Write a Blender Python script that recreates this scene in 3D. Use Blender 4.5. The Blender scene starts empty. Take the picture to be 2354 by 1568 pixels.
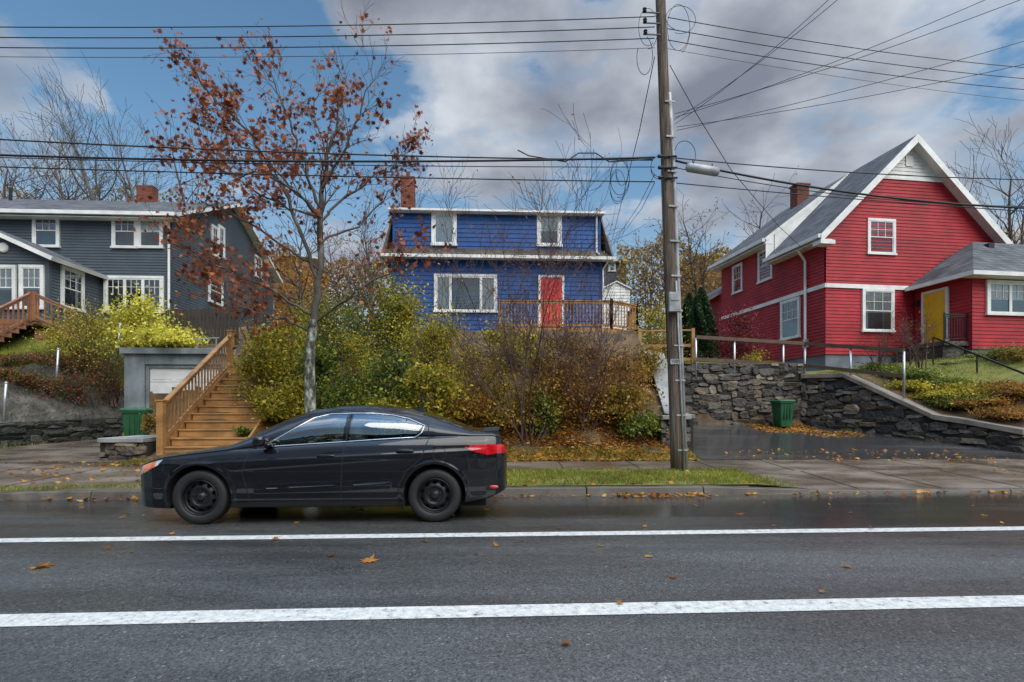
import bpy, math, random
import numpy as np
from mathutils import Vector, Matrix
rng=np.random.default_rng(11); R=random.Random(11)
F=1250.0;CX=1177.0;HY=945.0;CH=1.3
TS=0.0524
def at(px,py,d): return Vector(((px-CX)/F*d,d,CH+(HY-py)/F*d))
S=bpy.context.scene
# ---------------------------------------------------------------- nodes
def newmat(name):
    m=bpy.data.materials.new(name); m.use_nodes=True
    nt=m.node_tree; b=nt.nodes['Principled BSDF']; return m,nt,b
def nd(nt,t,**k):
    n=nt.nodes.new(t)
    for a,v in k.items(): setattr(n,a,v)
    return n
def ramp(nt,stops,src,interp='LINEAR'):
    r=nt.nodes.new('ShaderNodeValToRGB'); cr=r.color_ramp; cr.interpolation=interp
    while len(cr.elements)<len(stops): cr.elements.new(0.5)
    for e,(p,c) in zip(cr.elements,stops):
        e.position=p; e.color=(c[0],c[1],c[2],1) if not isinstance(c,(int,float)) else (c,c,c,1)
    nt.links.new(src,r.inputs[0]); return r
def pm(name,cols,scale=3,rough=.7,bump=0,bscale=None,island=False,detail=6,spec=.4,stretch=None,metal=0,coat=0,rr=None,bdist=.02,nrough=.6,dirt=None,var=(.7,1.2)):
    m,nt,b=newmat(name); L=nt.links
    tc=nd(nt,'ShaderNodeTexCoord'); src=tc.outputs['Object']
    if stretch:
        mp=nd(nt,'ShaderNodeMapping'); mp.inputs['Scale'].default_value=stretch
        L.new(src,mp.inputs[0]); src=mp.outputs[0]
    n=nd(nt,'ShaderNodeTexNoise'); n.inputs['Scale'].default_value=scale; n.inputs['Detail'].default_value=detail; n.inputs['Roughness'].default_value=nrough
    L.new(src,n.inputs['Vector'])
    if island:
        g=nd(nt,'ShaderNodeNewGeometry'); v=g.outputs['Random Per Island']
    else: v=n.outputs['Fac']
    if len(cols)>1: c=ramp(nt,cols,v).outputs[0]
    else:
        c=ramp(nt,[(.3,tuple(x*.85 for x in cols[0][1])),(.7,tuple(min(1,x*1.12) for x in cols[0][1]))],v).outputs[0]
    if island:
        mx=nd(nt,'ShaderNodeMix',data_type='RGBA',blend_type='MULTIPLY'); mx.inputs[0].default_value=1
        r2=ramp(nt,[(.35,var[0]),(.65,var[1])],n.outputs['Fac'])
        L.new(c,mx.inputs[6]); L.new(r2.outputs[0],mx.inputs[7]); c=mx.outputs[2]
    if dirt:
        n3=nd(nt,'ShaderNodeTexNoise'); n3.inputs['Scale'].default_value=dirt[0]; n3.inputs['Detail'].default_value=5
        L.new(tc.outputs['Object'],n3.inputs['Vector'])
        mx=nd(nt,'ShaderNodeMix',data_type='RGBA',blend_type='MULTIPLY'); mx.inputs[0].default_value=1
        r3=ramp(nt,[(.35,dirt[1]),(.6,1.0)],n3.outputs['Fac']); L.new(c,mx.inputs[6]); L.new(r3.outputs[0],mx.inputs[7]); c=mx.outputs[2]
    L.new(c,b.inputs['Base Color'])
    if rr: 
        q=ramp(nt,[(.35,rr[0]),(.65,rr[1])],n.outputs['Fac']); L.new(q.outputs[0],b.inputs['Roughness'])
    else: b.inputs['Roughness'].default_value=rough
    b.inputs['Specular IOR Level'].default_value=spec; b.inputs['Metallic'].default_value=metal
    b.inputs['Coat Weight'].default_value=coat; b.inputs['Coat Roughness'].default_value=.03
    if bump:
        n2=nd(nt,'ShaderNodeTexNoise'); n2.inputs['Scale'].default_value=bscale or scale*4; n2.inputs['Detail'].default_value=5
        L.new(src,n2.inputs['Vector']); bp=nd(nt,'ShaderNodeBump'); bp.inputs['Strength'].default_value=bump; bp.inputs['Distance'].default_value=bdist
        L.new(n2.outputs['Fac'],bp.inputs['Height']); L.new(bp.outputs[0],b.inputs['Normal'])
    return m
def leafmat(name,cols,rough=.5,tl=.35,var=(.6,1.35)):
    m=pm(name,cols,scale=1.1,rough=rough,island=True,spec=.3,var=var)
    nt=m.node_tree; b=nt.nodes['Principled BSDF']; L=nt.links
    out=[n for n in nt.nodes if n.type=='OUTPUT_MATERIAL'][0]
    tr=nd(nt,'ShaderNodeBsdfTranslucent'); ms=nd(nt,'ShaderNodeMixShader'); ms.inputs[0].default_value=tl
    L.new(b.inputs['Base Color'].links[0].from_socket,tr.inputs[0]); L.new(b.outputs[0],ms.inputs[1]); L.new(tr.outputs[0],ms.inputs[2]); L.new(ms.outputs[0],out.inputs[0])
    return m
def shingle(name,c1,c2,sx=.3,sz=.13,rough=.8):
    m,nt,b=newmat(name); L=nt.links
    tc=nd(nt,'ShaderNodeTexCoord'); sp=nd(nt,'ShaderNodeSeparateXYZ'); L.new(tc.outputs['Object'],sp.inputs[0])
    ad=nd(nt,'ShaderNodeMath',operation='ADD'); L.new(sp.outputs[0],ad.inputs[0]); L.new(sp.outputs[1],ad.inputs[1])
    cb=nd(nt,'ShaderNodeCombineXYZ'); L.new(ad.outputs[0],cb.inputs[0]); L.new(sp.outputs[2],cb.inputs[1])
    br=nd(nt,'ShaderNodeTexBrick'); br.inputs['Scale'].default_value=1; br.inputs['Brick Width'].default_value=sx; br.inputs['Row Height'].default_value=sz
    br.inputs['Mortar Size'].default_value=.008; br.inputs['Color1'].default_value=(*c1,1); br.inputs['Color2'].default_value=(*c2,1); br.inputs['Mortar'].default_value=(c1[0]*.4,c1[1]*.4,c1[2]*.4,1)
    L.new(cb.outputs[0],br.inputs['Vector'])
    n=nd(nt,'ShaderNodeTexNoise'); n.inputs['Scale'].default_value=1.2; n.inputs['Detail'].default_value=6; L.new(tc.outputs['Object'],n.inputs[0])
    r=ramp(nt,[(.3,.65),(.7,1.3)],n.outputs['Fac'])
    mx=nd(nt,'ShaderNodeMix',data_type='RGBA',blend_type='MULTIPLY'); mx.inputs[0].default_value=1
    L.new(br.outputs['Color'],mx.inputs[6]); L.new(r.outputs[0],mx.inputs[7]); L.new(mx.outputs[2],b.inputs['Base Color'])
    b.inputs['Roughness'].default_value=rough; b.inputs['Specular IOR Level'].default_value=.2
    bp=nd(nt,'ShaderNodeBump'); bp.inputs['Strength'].default_value=.5; bp.inputs['Distance'].default_value=.02; bp.invert=True
    L.new(br.outputs['Fac'],bp.inputs['Height']); L.new(bp.outputs[0],b.inputs['Normal'])
    return m
def glassmat(name,tint,gl=.12,rough=.02):
    m,nt,b=newmat(name); L=nt.links; out=[n for n in nt.nodes if n.type=='OUTPUT_MATERIAL'][0]
    t=nd(nt,'ShaderNodeBsdfTransparent'); t.inputs[0].default_value=(*tint,1)
    g=nd(nt,'ShaderNodeBsdfGlossy'); g.inputs['Roughness'].default_value=rough; g.inputs[0].default_value=(.95,.98,1,1)
    fr=nd(nt,'ShaderNodeFresnel'); fr.inputs[0].default_value=1.5
    ad=nd(nt,'ShaderNodeMath',operation='ADD'); ad.inputs[1].default_value=gl; ad.use_clamp=True; L.new(fr.outputs[0],ad.inputs[0])
    ms=nd(nt,'ShaderNodeMixShader'); L.new(ad.outputs[0],ms.inputs[0]); L.new(t.outputs[0],ms.inputs[1]); L.new(g.outputs[0],ms.inputs[2]); L.new(ms.outputs[0],out.inputs[0])
    nt.nodes.remove(b); return m
M={}
M['white']=pm('white_paint',[(0,(.74,.74,.72))],scale=2,rough=.5,dirt=(1.5,.85))
M['blue']=pm('blue_siding_paint',[(.3,(.011,.064,.225)),(.7,(.015,.095,.32))],scale=1.5,rough=.5,bump=.15,bscale=60,dirt=(.8,.72),spec=.25)
M['red']=pm('red_shingle_paint',[(.3,(.31,.016,.024)),(.7,(.44,.026,.036))],scale=2,rough=.55,bump=.3,bscale=50,dirt=(.9,.72),stretch=(1,1,2),spec=.3)
M['grey']=pm('grey_vinyl_siding',[(.3,(.062,.078,.094)),(.7,(.088,.108,.128))],scale=1,rough=.5,dirt=(.7,.85),spec=.3)
M['reddoor']=pm('red_door_paint',[(0,(.62,.025,.03))],scale=2,rough=.35)
M['yellow']=pm('yellow_door_paint',[(0,(.75,.42,.01))],scale=2,rough=.35)
M['found']=pm('foundation_concrete',[(.3,(.13,.15,.18)),(.7,(.18,.2,.235))],scale=2,rough=.8,bump=.3,dirt=(1,.7))
M['conc']=pm('concrete',[(.3,(.22,.225,.22)),(.7,(.36,.365,.35))],scale=1.6,rough=.8,bump=.3,bscale=30,dirt=(1.2,.55))
M['concdark']=pm('weathered_concrete',[(.32,(.028,.026,.021)),(.48,(.065,.06,.05)),(.6,(.11,.10,.085)),(.75,(.17,.155,.13))],scale=3.2,rough=.7,bump=1,bscale=9,dirt=(1.1,.5),bdist=.09,detail=10)
M['garage']=pm('pale_blue_garage_concrete',[(.3,(.17,.195,.205)),(.7,(.30,.34,.355))],scale=1.5,rough=.7,bump=.3,dirt=(1.3,.5),stretch=(1.5,1.5,.5))
M['wood']=pm('stained_wood',[(.25,(.27,.13,.04)),(.75,(.50,.27,.10))],scale=3,rough=.5,bump=.25,bscale=20,stretch=(1,1,3),dirt=(2,.7))
M['woodred']=pm('red_cedar_wood',[(.25,(.22,.095,.05)),(.75,(.38,.18,.10))],scale=3,rough=.5,bump=.25,dirt=(2,.7))
M['fencewood']=pm('dark_weathered_wood',[(.25,(.03,.022,.018)),(.75,(.07,.05,.04))],scale=4,rough=.7,bump=.3,stretch=(4,4,.6))
M['railwood']=pm('weathered_brown_rail',[(.25,(.06,.04,.028)),(.75,(.13,.085,.055))],scale=4,rough=.7,bump=.3)
M['pole']=pm('pole_wood',[(.25,(.045,.034,.026)),(.5,(.13,.10,.078)),(.75,(.27,.23,.185))],scale=5,rough=.85,bump=1,bscale=12,stretch=(7,7,.3),spec=.15,bdist=.03)
M['steel']=pm('galvanised_steel',[(0,(.45,.46,.47))],scale=5,rough=.35,metal=.7)
M['pipe']=pm('grey_conduit',[(0,(.38,.39,.40))],scale=5,rough=.55,metal=.1,dirt=(4,.6))
M['blackmetal']=pm('black_metal',[(0,(.015,.015,.016))],scale=5,rough=.35)
M['wire']=pm('black_cable',[(0,(.012,.012,.013))],scale=5,rough=.6)
M['brick']=shingle('chimney_brick',(.24,.085,.055),(.17,.06,.042),.2,.075)
M['roofgrey']=shingle('grey_asphalt_shingles',(.075,.078,.085),(.125,.128,.137))
M['roofbrown']=shingle('brown_asphalt_shingles',(.075,.06,.05),(.12,.10,.085))
M['binred']=pm('green_plastic',[(0,(.018,.10,.038))],scale=4,rough=.45,dirt=(3,.7))
M['stone']=pm('rubble_stone',[(0,(.028,.026,.024)),(.3,(.07,.06,.05)),(.5,(.14,.108,.075)),(.7,(.048,.045,.043)),(.88,(.10,.083,.066)),(1,(.32,.26,.18))],scale=5,rough=.6,island=True,bump=1,bscale=10,bdist=.06)
M['stonedark']=pm('dark_rubble_stone',[(0,(.008,.010,.009)),(.5,(.022,.024,.019)),(1,(.05,.046,.034))],scale=5,rough=.6,island=True,bump=.9,bscale=14,bdist=.04)
M['mortar']=pm('dark_joint',[(0,(.025,.023,.02))],scale=5,rough=.9)
M['dark']=pm('dark_interior',[(0,(.01,.01,.011))],scale=3,rough=.8)
M['curtain']=pm('curtain_cloth',[(.3,(.42,.42,.41)),(.7,(.62,.62,.60))],scale=2,rough=.9,stretch=(9,9,.5))
M['room']=pm('room_behind_glass',[(.35,(.03,.035,.042)),(.65,(.14,.15,.16))],scale=1.1,rough=.9)
M['glass']=glassmat('window_glass',(.85,.9,.92),.10)
M['bark']=pm('grey_bark',[(.3,(.04,.032,.027)),(.55,(.085,.072,.058)),(.78,(.20,.20,.165))],scale=7,rough=.8,bump=.6,bscale=20,stretch=(1,1,.4))
M['bark_lichen']=pm('lichen_bark',[(.42,(.045,.038,.032)),(.50,(.13,.13,.105)),(.64,(.38,.43,.36))],scale=9,rough=.85,bump=.9,bscale=25,stretch=(1,1,.5))
M['twig']=pm('twig_bark',[(.3,(.055,.035,.03)),(.7,(.11,.075,.06))],scale=5,rough=.7)
M['twigred']=pm('red_twig_bark',[(.3,(.05,.026,.024)),(.7,(.10,.055,.046))],scale=5,rough=.7)
M['twiggrey']=pm('pale_twig_bark',[(.3,(.085,.07,.06)),(.7,(.15,.13,.11))],scale=5,rough=.7)
M['rust']=leafmat('rust_leaves',[(0,(.11,.028,.013)),(.4,(.23,.060,.022)),(.75,(.35,.10,.033)),(1,(.46,.18,.065))],tl=.3)
M['yg']=leafmat('yellow_green_leaves',[(0,(.12,.15,.014)),(.35,(.33,.29,.022)),(.75,(.56,.44,.035)),(1,(.66,.50,.08))],var=(.5,1.3))
M['green']=leafmat('green_leaves',[(0,(.04,.085,.014)),(.45,(.11,.17,.024)),(.8,(.24,.27,.035)),(1,(.48,.40,.04))],var=(.5,1.3))
M['olive']=leafmat('olive_leaves',[(0,(.09,.085,.015)),(.35,(.24,.18,.025)),(.75,(.44,.29,.035)),(1,(.50,.22,.04))],var=(.5,1.3))
M['orange']=leafmat('orange_leaves',[(0,(.13,.052,.018)),(.3,(.29,.115,.025)),(.65,(.46,.22,.035)),(1,(.38,.28,.04))],var=(.5,1.3))
M['golden']=leafmat('golden_brown_leaves',[(0,(.10,.06,.02)),(.4,(.24,.14,.03)),(.8,(.38,.25,.05)),(1,(.40,.33,.07))])
M['crimson']=leafmat('crimson_leaves',[(0,(.07,.008,.012)),(.6,(.17,.014,.02)),(1,(.28,.04,.03))])
M['redgreen']=leafmat('red_green_leaves',[(0,(.04,.06,.012)),(.5,(.11,.115,.022)),(.75,(.22,.09,.03)),(.9,(.32,.05,.03)),(1,(.42,.05,.03))])
M['bright']=leafmat('bright_yellow_leaves',[(0,(.30,.32,.025)),(.35,(.62,.56,.05)),(1,(.85,.75,.14))],var=(.7,1.2))
M['cedar']=leafmat('cedar_foliage',[(0,(.012,.035,.014)),(.6,(.03,.07,.025)),(1,(.06,.11,.035))])
M['litter']=leafmat('leaf_litter',[(0,(.12,.04,.016)),(.4,(.32,.13,.03)),(.7,(.50,.22,.04)),(1,(.58,.38,.08))],.4)
M['grassb']=leafmat('grass_blades',[(0,(.09,.13,.014)),(.5,(.19,.23,.025)),(.85,(.30,.28,.045)),(1,(.38,.31,.09))])
M['grass']=pm('grass_turf',[(.3,(.07,.075,.016)),(.5,(.13,.14,.025)),(.7,(.19,.15,.035))],scale=3,rough=.9,bump=.6,bscale=40)
M['soil']=pm('soil_and_litter',[(.3,(.035,.024,.016)),(.5,(.085,.055,.03)),(.62,(.16,.09,.034)),(.75,(.11,.11,.03))],scale=2.5,rough=.9,bump=.8,bscale=16,detail=9)
def road_mat(name,c0,c1,wet0,wet1,sc=.5):
    m,nt,b=newmat(name); L=nt.links
    tc=nd(nt,'ShaderNodeTexCoord'); mp=nd(nt,'ShaderNodeMapping'); mp.inputs['Scale'].default_value=(.22,1.2,1); L.new(tc.outputs['Object'],mp.inputs[0])
    n=nd(nt,'ShaderNodeTexNoise'); n.inputs['Scale'].default_value=sc; n.inputs['Detail'].default_value=9; n.inputs['Roughness'].default_value=.62; L.new(mp.outputs[0],n.inputs[0])
    f=nd(nt,'ShaderNodeTexNoise'); f.inputs['Scale'].default_value=90; f.inputs['Detail'].default_value=3; L.new(tc.outputs['Object'],f.inputs[0])
    vo=nd(nt,'ShaderNodeTexVoronoi'); vo.inputs['Scale'].default_value=80; L.new(tc.outputs['Object'],vo.inputs[0])
    sep=nd(nt,'ShaderNodeSeparateXYZ'); L.new(tc.outputs['Object'],sep.inputs[0])
    mr=nd(nt,'ShaderNodeMapRange'); mr.inputs[1].default_value=5.0; mr.inputs[2].default_value=7.0; mr.inputs[3].default_value=0.0; mr.inputs[4].default_value=.18; L.new(sep.outputs[1],mr.inputs[0])
    sub=nd(nt,'ShaderNodeMath',operation='SUBTRACT'); L.new(n.outputs['Fac'],sub.inputs[0]); L.new(mr.outputs[0],sub.inputs[1])
    c=ramp(nt,[(.3,c0),(.60,c1)],sub.outputs[0])
    sp=ramp(nt,[(.0,.4),(.35,.9),(.75,1.4),(.92,1.9),(1,4.2)],vo.outputs['Color'])
    mx=nd(nt,'ShaderNodeMix',data_type='RGBA',blend_type='MULTIPLY'); mx.inputs[0].default_value=1; L.new(c.outputs[0],mx.inputs[6]); L.new(sp.outputs[0],mx.inputs[7])
    v2=nd(nt,'ShaderNodeTexVoronoi',feature='DISTANCE_TO_EDGE'); v2.inputs['Scale'].default_value=.55
    dn=nd(nt,'ShaderNodeTexNoise'); dn.inputs['Scale'].default_value=2.5; dn.inputs['Detail'].default_value=5; L.new(tc.outputs['Object'],dn.inputs[0])
    va=nd(nt,'ShaderNodeVectorMath',operation='MULTIPLY_ADD'); L.new(dn.outputs['Color'],va.inputs[0]); va.inputs[1].default_value=(.9,.9,.9); L.new(tc.outputs['Object'],va.inputs[2]); L.new(va.outputs[0],v2.inputs['Vector'])
    cr=ramp(nt,[(.0,.45),(.006,1.0)],v2.outputs['Distance'])
    mx2=nd(nt,'ShaderNodeMix',data_type='RGBA',blend_type='MULTIPLY'); L.new(ramp(nt,[(.5,0.),(.6,.8)],dn.outputs['Fac']).outputs[0],mx2.inputs[0]); L.new(mx.outputs[2],mx2.inputs[6]); L.new(cr.outputs[0],mx2.inputs[7]); L.new(mx2.outputs[2],b.inputs['Base Color'])
    r=ramp(nt,[(.34,wet0),(.56,wet1)],sub.outputs[0]); L.new(r.outputs[0],b.inputs['Roughness'])
    bs=ramp(nt,[(.34,.12),(.58,.9)],sub.outputs[0])
    bp=nd(nt,'ShaderNodeBump'); bp.inputs['Distance'].default_value=.008; L.new(bs.outputs[0],bp.inputs['Strength']); L.new(f.outputs['Fac'],bp.inputs['Height']); L.new(bp.outputs[0],b.inputs['Normal'])
    b.inputs['Specular IOR Level'].default_value=.5
    return m
M['asphalt']=road_mat('wet_asphalt',(.026,.026,.026),(.072,.073,.071),.08,.42)
M['drive']=road_mat('driveway_asphalt',(.036,.035,.035),(.085,.084,.083),.08,.42,.9)
M['walk']=pm('wet_brown_pavement',[(.3,(.062,.046,.034)),(.5,(.120,.094,.070)),(.7,(.205,.168,.130))],scale=1.4,rr=(.12,.45),bump=.25,bscale=70,bdist=.008,stretch=(.6,1,1),detail=9)
M['kerb']=pm('kerb_concrete',[(.3,(.045,.037,.03)),(.55,(.09,.077,.063)),(.75,(.16,.14,.115))],scale=2.5,rr=(.3,.7),bump=.5,bscale=40,bdist=.01)
def linemat():
    m,nt,b=newmat('worn_white_road_paint'); L=nt.links
    tc=nd(nt,'ShaderNodeTexCoord'); n=nd(nt,'ShaderNodeTexNoise'); n.inputs['Scale'].default_value=16; n.inputs['Detail'].default_value=9; n.inputs['Roughness'].default_value=.8; L.new(tc.outputs['Object'],n.inputs[0])
    c=ramp(nt,[(.37,(.09,.09,.09)),(.43,(.42,.42,.4)),(.6,(.64,.64,.61))],n.outputs['Fac']); L.new(c.outputs[0],b.inputs['Base Color']); b.inputs['Roughness'].default_value=.4
    return m
M['line']=linemat()
# ---------------------------------------------------------------- mesh tools
def mesh_np(name,V,Fa,mats,midx=None,smooth=False):
    me=bpy.data.meshes.new(name); V=np.asarray(V,dtype=np.float32); Fa=np.asarray(Fa,dtype=np.int32)
    me.vertices.add(len(V)); me.vertices.foreach_set('co',V.ravel())
    k=Fa.shape[1]; me.loops.add(Fa.size); me.loops.foreach_set('vertex_index',Fa.ravel())
    me.polygons.add(len(Fa)); me.polygons.foreach_set('loop_start',np.arange(len(Fa),dtype=np.int32)*k)
    me.polygons.foreach_set('loop_total',np.full(len(Fa),k,dtype=np.int32))
    for m in mats: me.materials.append(m)
    if midx is not None: me.polygons.foreach_set('material_index',np.asarray(midx,dtype=np.int32))
    if smooth: me.polygons.foreach_set('use_smooth',np.ones(len(Fa),dtype=bool))
    me.update(calc_edges=True); me.validate(); return me
def mk(name,me,parent=None,**k):
    o=bpy.data.objects.new(name,me); S.collection.objects.link(o)
    if parent: o.parent=parent
    for a,v in k.items():
        if a=='loc': o.location=v
        elif a=='rot': o.rotation_euler=v
        else: o[a]=v
    return o
def empty(name,label,cat,loc=(0,0,0),ang=0,**k):
    o=bpy.data.objects.new(name,None); S.collection.objects.link(o); o.location=loc; o.rotation_euler=(0,0,ang)
    o.empty_display_size=.3; o['label']=label; o['category']=cat
    for a,v in k.items(): o[a]=v
    return o
class MB:
    def __init__(s): s.v=[];s.f=[];s.m=[]
    def add(s,V,Fc,m=0):
        o=len(s.v); s.v.extend([tuple(p) for p in V]); s.f.extend([tuple(i+o for i in f) for f in Fc]); s.m.extend([m]*len(Fc)); return s
    def hexa(s,P,m=0): return s.add(P,[(0,3,2,1),(4,5,6,7),(0,1,5,4),(1,2,6,5),(2,3,7,6),(3,0,4,7)],m)
    def box(s,x0,y0,z0,x1,y1,z1,m=0): return s.hexa([(x0,y0,z0),(x1,y0,z0),(x1,y1,z0),(x0,y1,z0),(x0,y0,z1),(x1,y0,z1),(x1,y1,z1),(x0,y1,z1)],m)
    def pbox(s,pl,u0,u1,n0,n1,z0,z1,m=0): return s.hexa([pl.pt(u0,n1,z0),pl.pt(u1,n1,z0),pl.pt(u1,n0,z0),pl.pt(u0,n0,z0),pl.pt(u0,n1,z1),pl.pt(u1,n1,z1),pl.pt(u1,n0,z1),pl.pt(u0,n0,z1)],m)
    def beam(s,A,B,w,h,m=0):
        A=Vector(A);B=Vector(B);d=(B-A).normalized()
        sd=d.cross(Vector((0,0,1)))
        if sd.length<1e-3: sd=Vector((1,0,0))
        sd.normalize(); up=sd.cross(d); a=sd*w/2; b=up*h/2
        return s.hexa([A-a-b,A+a-b,B+a-b,B-a-b,A-a+b,A+a+b,B+a+b,B-a+b],m)
    def tube(s,P,r,n=8,m=0):
        P=[Vector(p) for p in P]; k=len(P); r=[r]*k if isinstance(r,(int,float)) else r
        V=[];Fc=[]; ref=Vector((.3,.2,.93)).normalized()
        for i,p in enumerate(P):
            d=(P[min(i+1,k-1)]-P[max(i-1,0)]).normalized(); a=d.cross(ref)
            if a.length<.05: a=d.cross(Vector((1,0,0)))
            a.normalize(); b=d.cross(a)
            for j in range(n):
                t=2*math.pi*j/n; V.append(p+(a*math.cos(t)+b*math.sin(t))*r[i])
        for i in range(k-1):
            for j in range(n): Fc.append((i*n+j,i*n+(j+1)%n,(i+1)*n+(j+1)%n,(i+1)*n+j))
        Fc.append(tuple(range(n))[::-1]); Fc.append(tuple((k-1)*n+j for j in range(n)))
        return s.add(V,Fc,m)
    def slab(s,P,t,m=0,m2=None):
        P=[Vector(p) for p in P]; n=(P[1]-P[0]).cross(P[2]-P[0]).normalized()
        if n.z<0: P=P[::-1]; n=-n
        Q=[p-n*t for p in P]; k=len(P)
        s.add(P,[tuple(range(k))],m)
        s.add(P+Q,[tuple(range(k,2*k))[::-1]]+[(i,k+i,k+(i+1)%k,(i+1)%k) for i in range(k)],m if m2 is None else m2); return s
    def lathe(s,prof,n,c=(0,0,0),m=0,axis='y'):
        V=[];Fc=[];k=len(prof)
        for i,(r,h) in enumerate(prof):
            for j in range(n):
                t=2*math.pi*j/n; a,b=r*math.cos(t),r*math.sin(t)
                V.append((c[0]+a,c[1]+h,c[2]+b) if axis=='y' else (c[0]+a,c[1]+b,c[2]+h))
        for i in range(k-1):
            for j in range(n): Fc.append((i*n+j,i*n+(j+1)%n,(i+1)*n+(j+1)%n,(i+1)*n+j))
        return s.add(V,Fc,m)
    def blob(s,c,r,e=.6,m=0,nu=20,nv=12):
        V=[];Fc=[]
        sg=lambda w,p: math.copysign(abs(w)**p,w)
        for i in range(nv+1):
            a=-math.pi/2+math.pi*i/nv
            for j in range(nu):
                b=2*math.pi*j/nu
                V.append((c[0]+r[0]*sg(math.cos(a),e)*sg(math.cos(b),e),c[1]+r[1]*sg(math.cos(a),e)*sg(math.sin(b),e),c[2]+r[2]*sg(math.sin(a),e)))
        for i in range(nv):
            for j in range(nu): Fc.append((i*nu+j,i*nu+(j+1)%nu,(i+1)*nu+(j+1)%nu,(i+1)*nu+j))
        return s.add(V,Fc,m)
    def obj(s,name,mats,parent=None,smooth=False,bevel=0,**k):
        me=bpy.data.meshes.new(name); me.from_pydata([tuple(p) for p in s.v],[],s.f)
        for m in mats: me.materials.append(m)
        me.polygons.foreach_set('material_index',s.m)
        if smooth: me.polygons.foreach_set('use_smooth',[True]*len(s.f))
        me.update()
        o=mk(name,me,parent,**k)
        if bevel:
            b=o.modifiers.new('b','BEVEL'); b.width=bevel; b.segments=2; b.limit_method='ANGLE'
        return o
# ---------------------------------------------------------------- terrain
KX=[-7.5,-6.5,3.9,5.0]; KZ=[.08,.11,.11,.03]
def Hf(x,y):
    x=np.asarray(x,float);y=np.asarray(y,float); v=y-TS*x
    k=np.interp(x,KX,KZ)
    base=np.where(v<8.42,-.06,k+(.21-k)*np.clip((v-8.42)/3.6,0,1))
    mid=np.interp(v,[12,12.6,18,21,26,60,200],[.21,.4,3.95,4.2,5.0,6,9])
    ld=np.interp(v,[12,17.15,17.3,20.5,26,60,200],[.21,.5,3.1,4.4,5.0,6,9])
    e=(x+13.1)*-.894+(y-13.9)*.447
    zl=np.minimum(ld*0+np.interp(v,[12,17.2],[.21,.5])+.5+1.1*np.maximum(e,0), np.interp(v,[12,13,20.5,26,60,200],[.21,1.0,4.4,5,6,9]))
    left=np.where(e>.2,zl,ld)
    e2=(x-9.5)*.855+(y-17.8)*.5185; s=((x-9.5)*.5185-(y-17.8)*.855)/5.497
    top=np.interp(s,[0,.238,.668,.79,1,1.3,2],[2.36,2.33,1.07,.96,.72,.4,.25])-.04
    zR=top+(3.1-top)*np.clip(e2/5.5,0,1); zR=np.minimum(zR,.21+np.maximum(v-12,0)*1.2)
    zR=np.where(v>22,np.maximum(zR,np.interp(v,[22,30,60,200],[3.1,4.5,6,9])),zR)
    rd=np.interp(v,[12,17.35,17.45,21,26,60,200],[.21,.86,2.85,3.3,4.2,6,9])
    right=np.where(e2>0.24,zR,rd)
    z=np.where(x<-8.2,left,np.where(x<4.15,mid,right))
    return np.where(v<12.0,base,z)
def hz(x,y): return float(Hf(x,y))
def axis(a,b,st,ext):
    c=np.arange(a,b+1e-6,st); l=[a-st*3];r=[b+st*3]
    while l[-1]>-ext: l.append(l[-1]-abs(l[-1]-a)*.35-.5)
    while r[-1]<ext: r.append(r[-1]+abs(r[-1]-b)*.35+.5)
    return np.concatenate([l[::-1],c,r])
xs=axis(-17,17,.14,600); ys=axis(7.5,24,.14,600)
X,Y=np.meshgrid(xs,ys); Z=Hf(X,Y)
vv=Y-TS*X; bumpy=(vv>12.3)
Z=Z+np.where(bumpy&(X>-8.2)&(X<4.1),.05*np.sin(X*3.1+Y*2.3)*np.sin(Y*2.9-X),0)
E1=(X+13.1)*-.894+(Y-13.9)*.447
Z=Z+np.where((X<-11)&(X>-17)&(E1>.3)&(vv>12.5)&(vv<19),.10*np.sin(X*2.1+Y*1.3)*np.sin(Y*1.9-X*1.4)+.05*np.sin(X*6.3-Y*4.1)*np.sin(Y*5.2+X)+rng.normal(size=X.shape)*.018,0)
nx,ny=len(xs),len(ys); I=np.arange(nx*ny).reshape(ny,nx)
Fq=np.stack([I[:-1,:-1],I[:-1,1:],I[1:,1:],I[1:,:-1]],-1).reshape(-1,4)
fx=X[:-1,:-1].ravel()+.07; fy=Y[:-1,:-1].ravel()+.07; fv=fy-TS*fx; fe=(fx+13.1)*-.894+(fy-13.9)*.447
fe2=(fx-9.5)*.855+(fy-17.8)*.5185
gm=((fv>12.2)&((fx<-11.5)|((fx>9.6)&(fe2>2.6))|((fx>4.2)&(fv>17.5)&(fe2<.2)))).astype(int)
gm[(fx<-11)&(fx>-17)&(fe>0)&(fe<1.55+.25*np.sin(fx*5)+.2*np.sin(fy*7))&(fv>12.2)&(fv<18)]=2
mk('ground',mesh_np('ground',np.stack([X,Y,Z],-1).reshape(-1,3),Fq,[M['soil'],M['grass'],M['concdark']],gm,smooth=True),kind='structure')
def strip(name,v0,v1,x0,x1,off,mat,nx=60,nv=4,flat=None,**k):
    xs=np.linspace(x0,x1,nx); vs=np.linspace(v0,v1,nv); X,V=np.meshgrid(xs,vs); Y=V+TS*X
    Z=Hf(X,np.maximum(Y,8.43+TS*X+.0)) if flat is None else np.full_like(X,flat)
    Z=Z+off; I=np.arange(X.size).reshape(X.shape)
    Fq=np.stack([I[:-1,:-1],I[:-1,1:],I[1:,1:],I[1:,:-1]],-1).reshape(-1,4)
    return mk(name,mesh_np(name,np.stack([X,Y,Z],-1).reshape(-1,3),Fq,[mat],smooth=True),**k)
strip('road',-9,8.3,-120,120,0,M['asphalt'],2,2,flat=0.0,kind='structure')
strip('road_marking',5.63,5.81,-120,120,0,M['line'],2,2,flat=.004,kind='structure')
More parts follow.
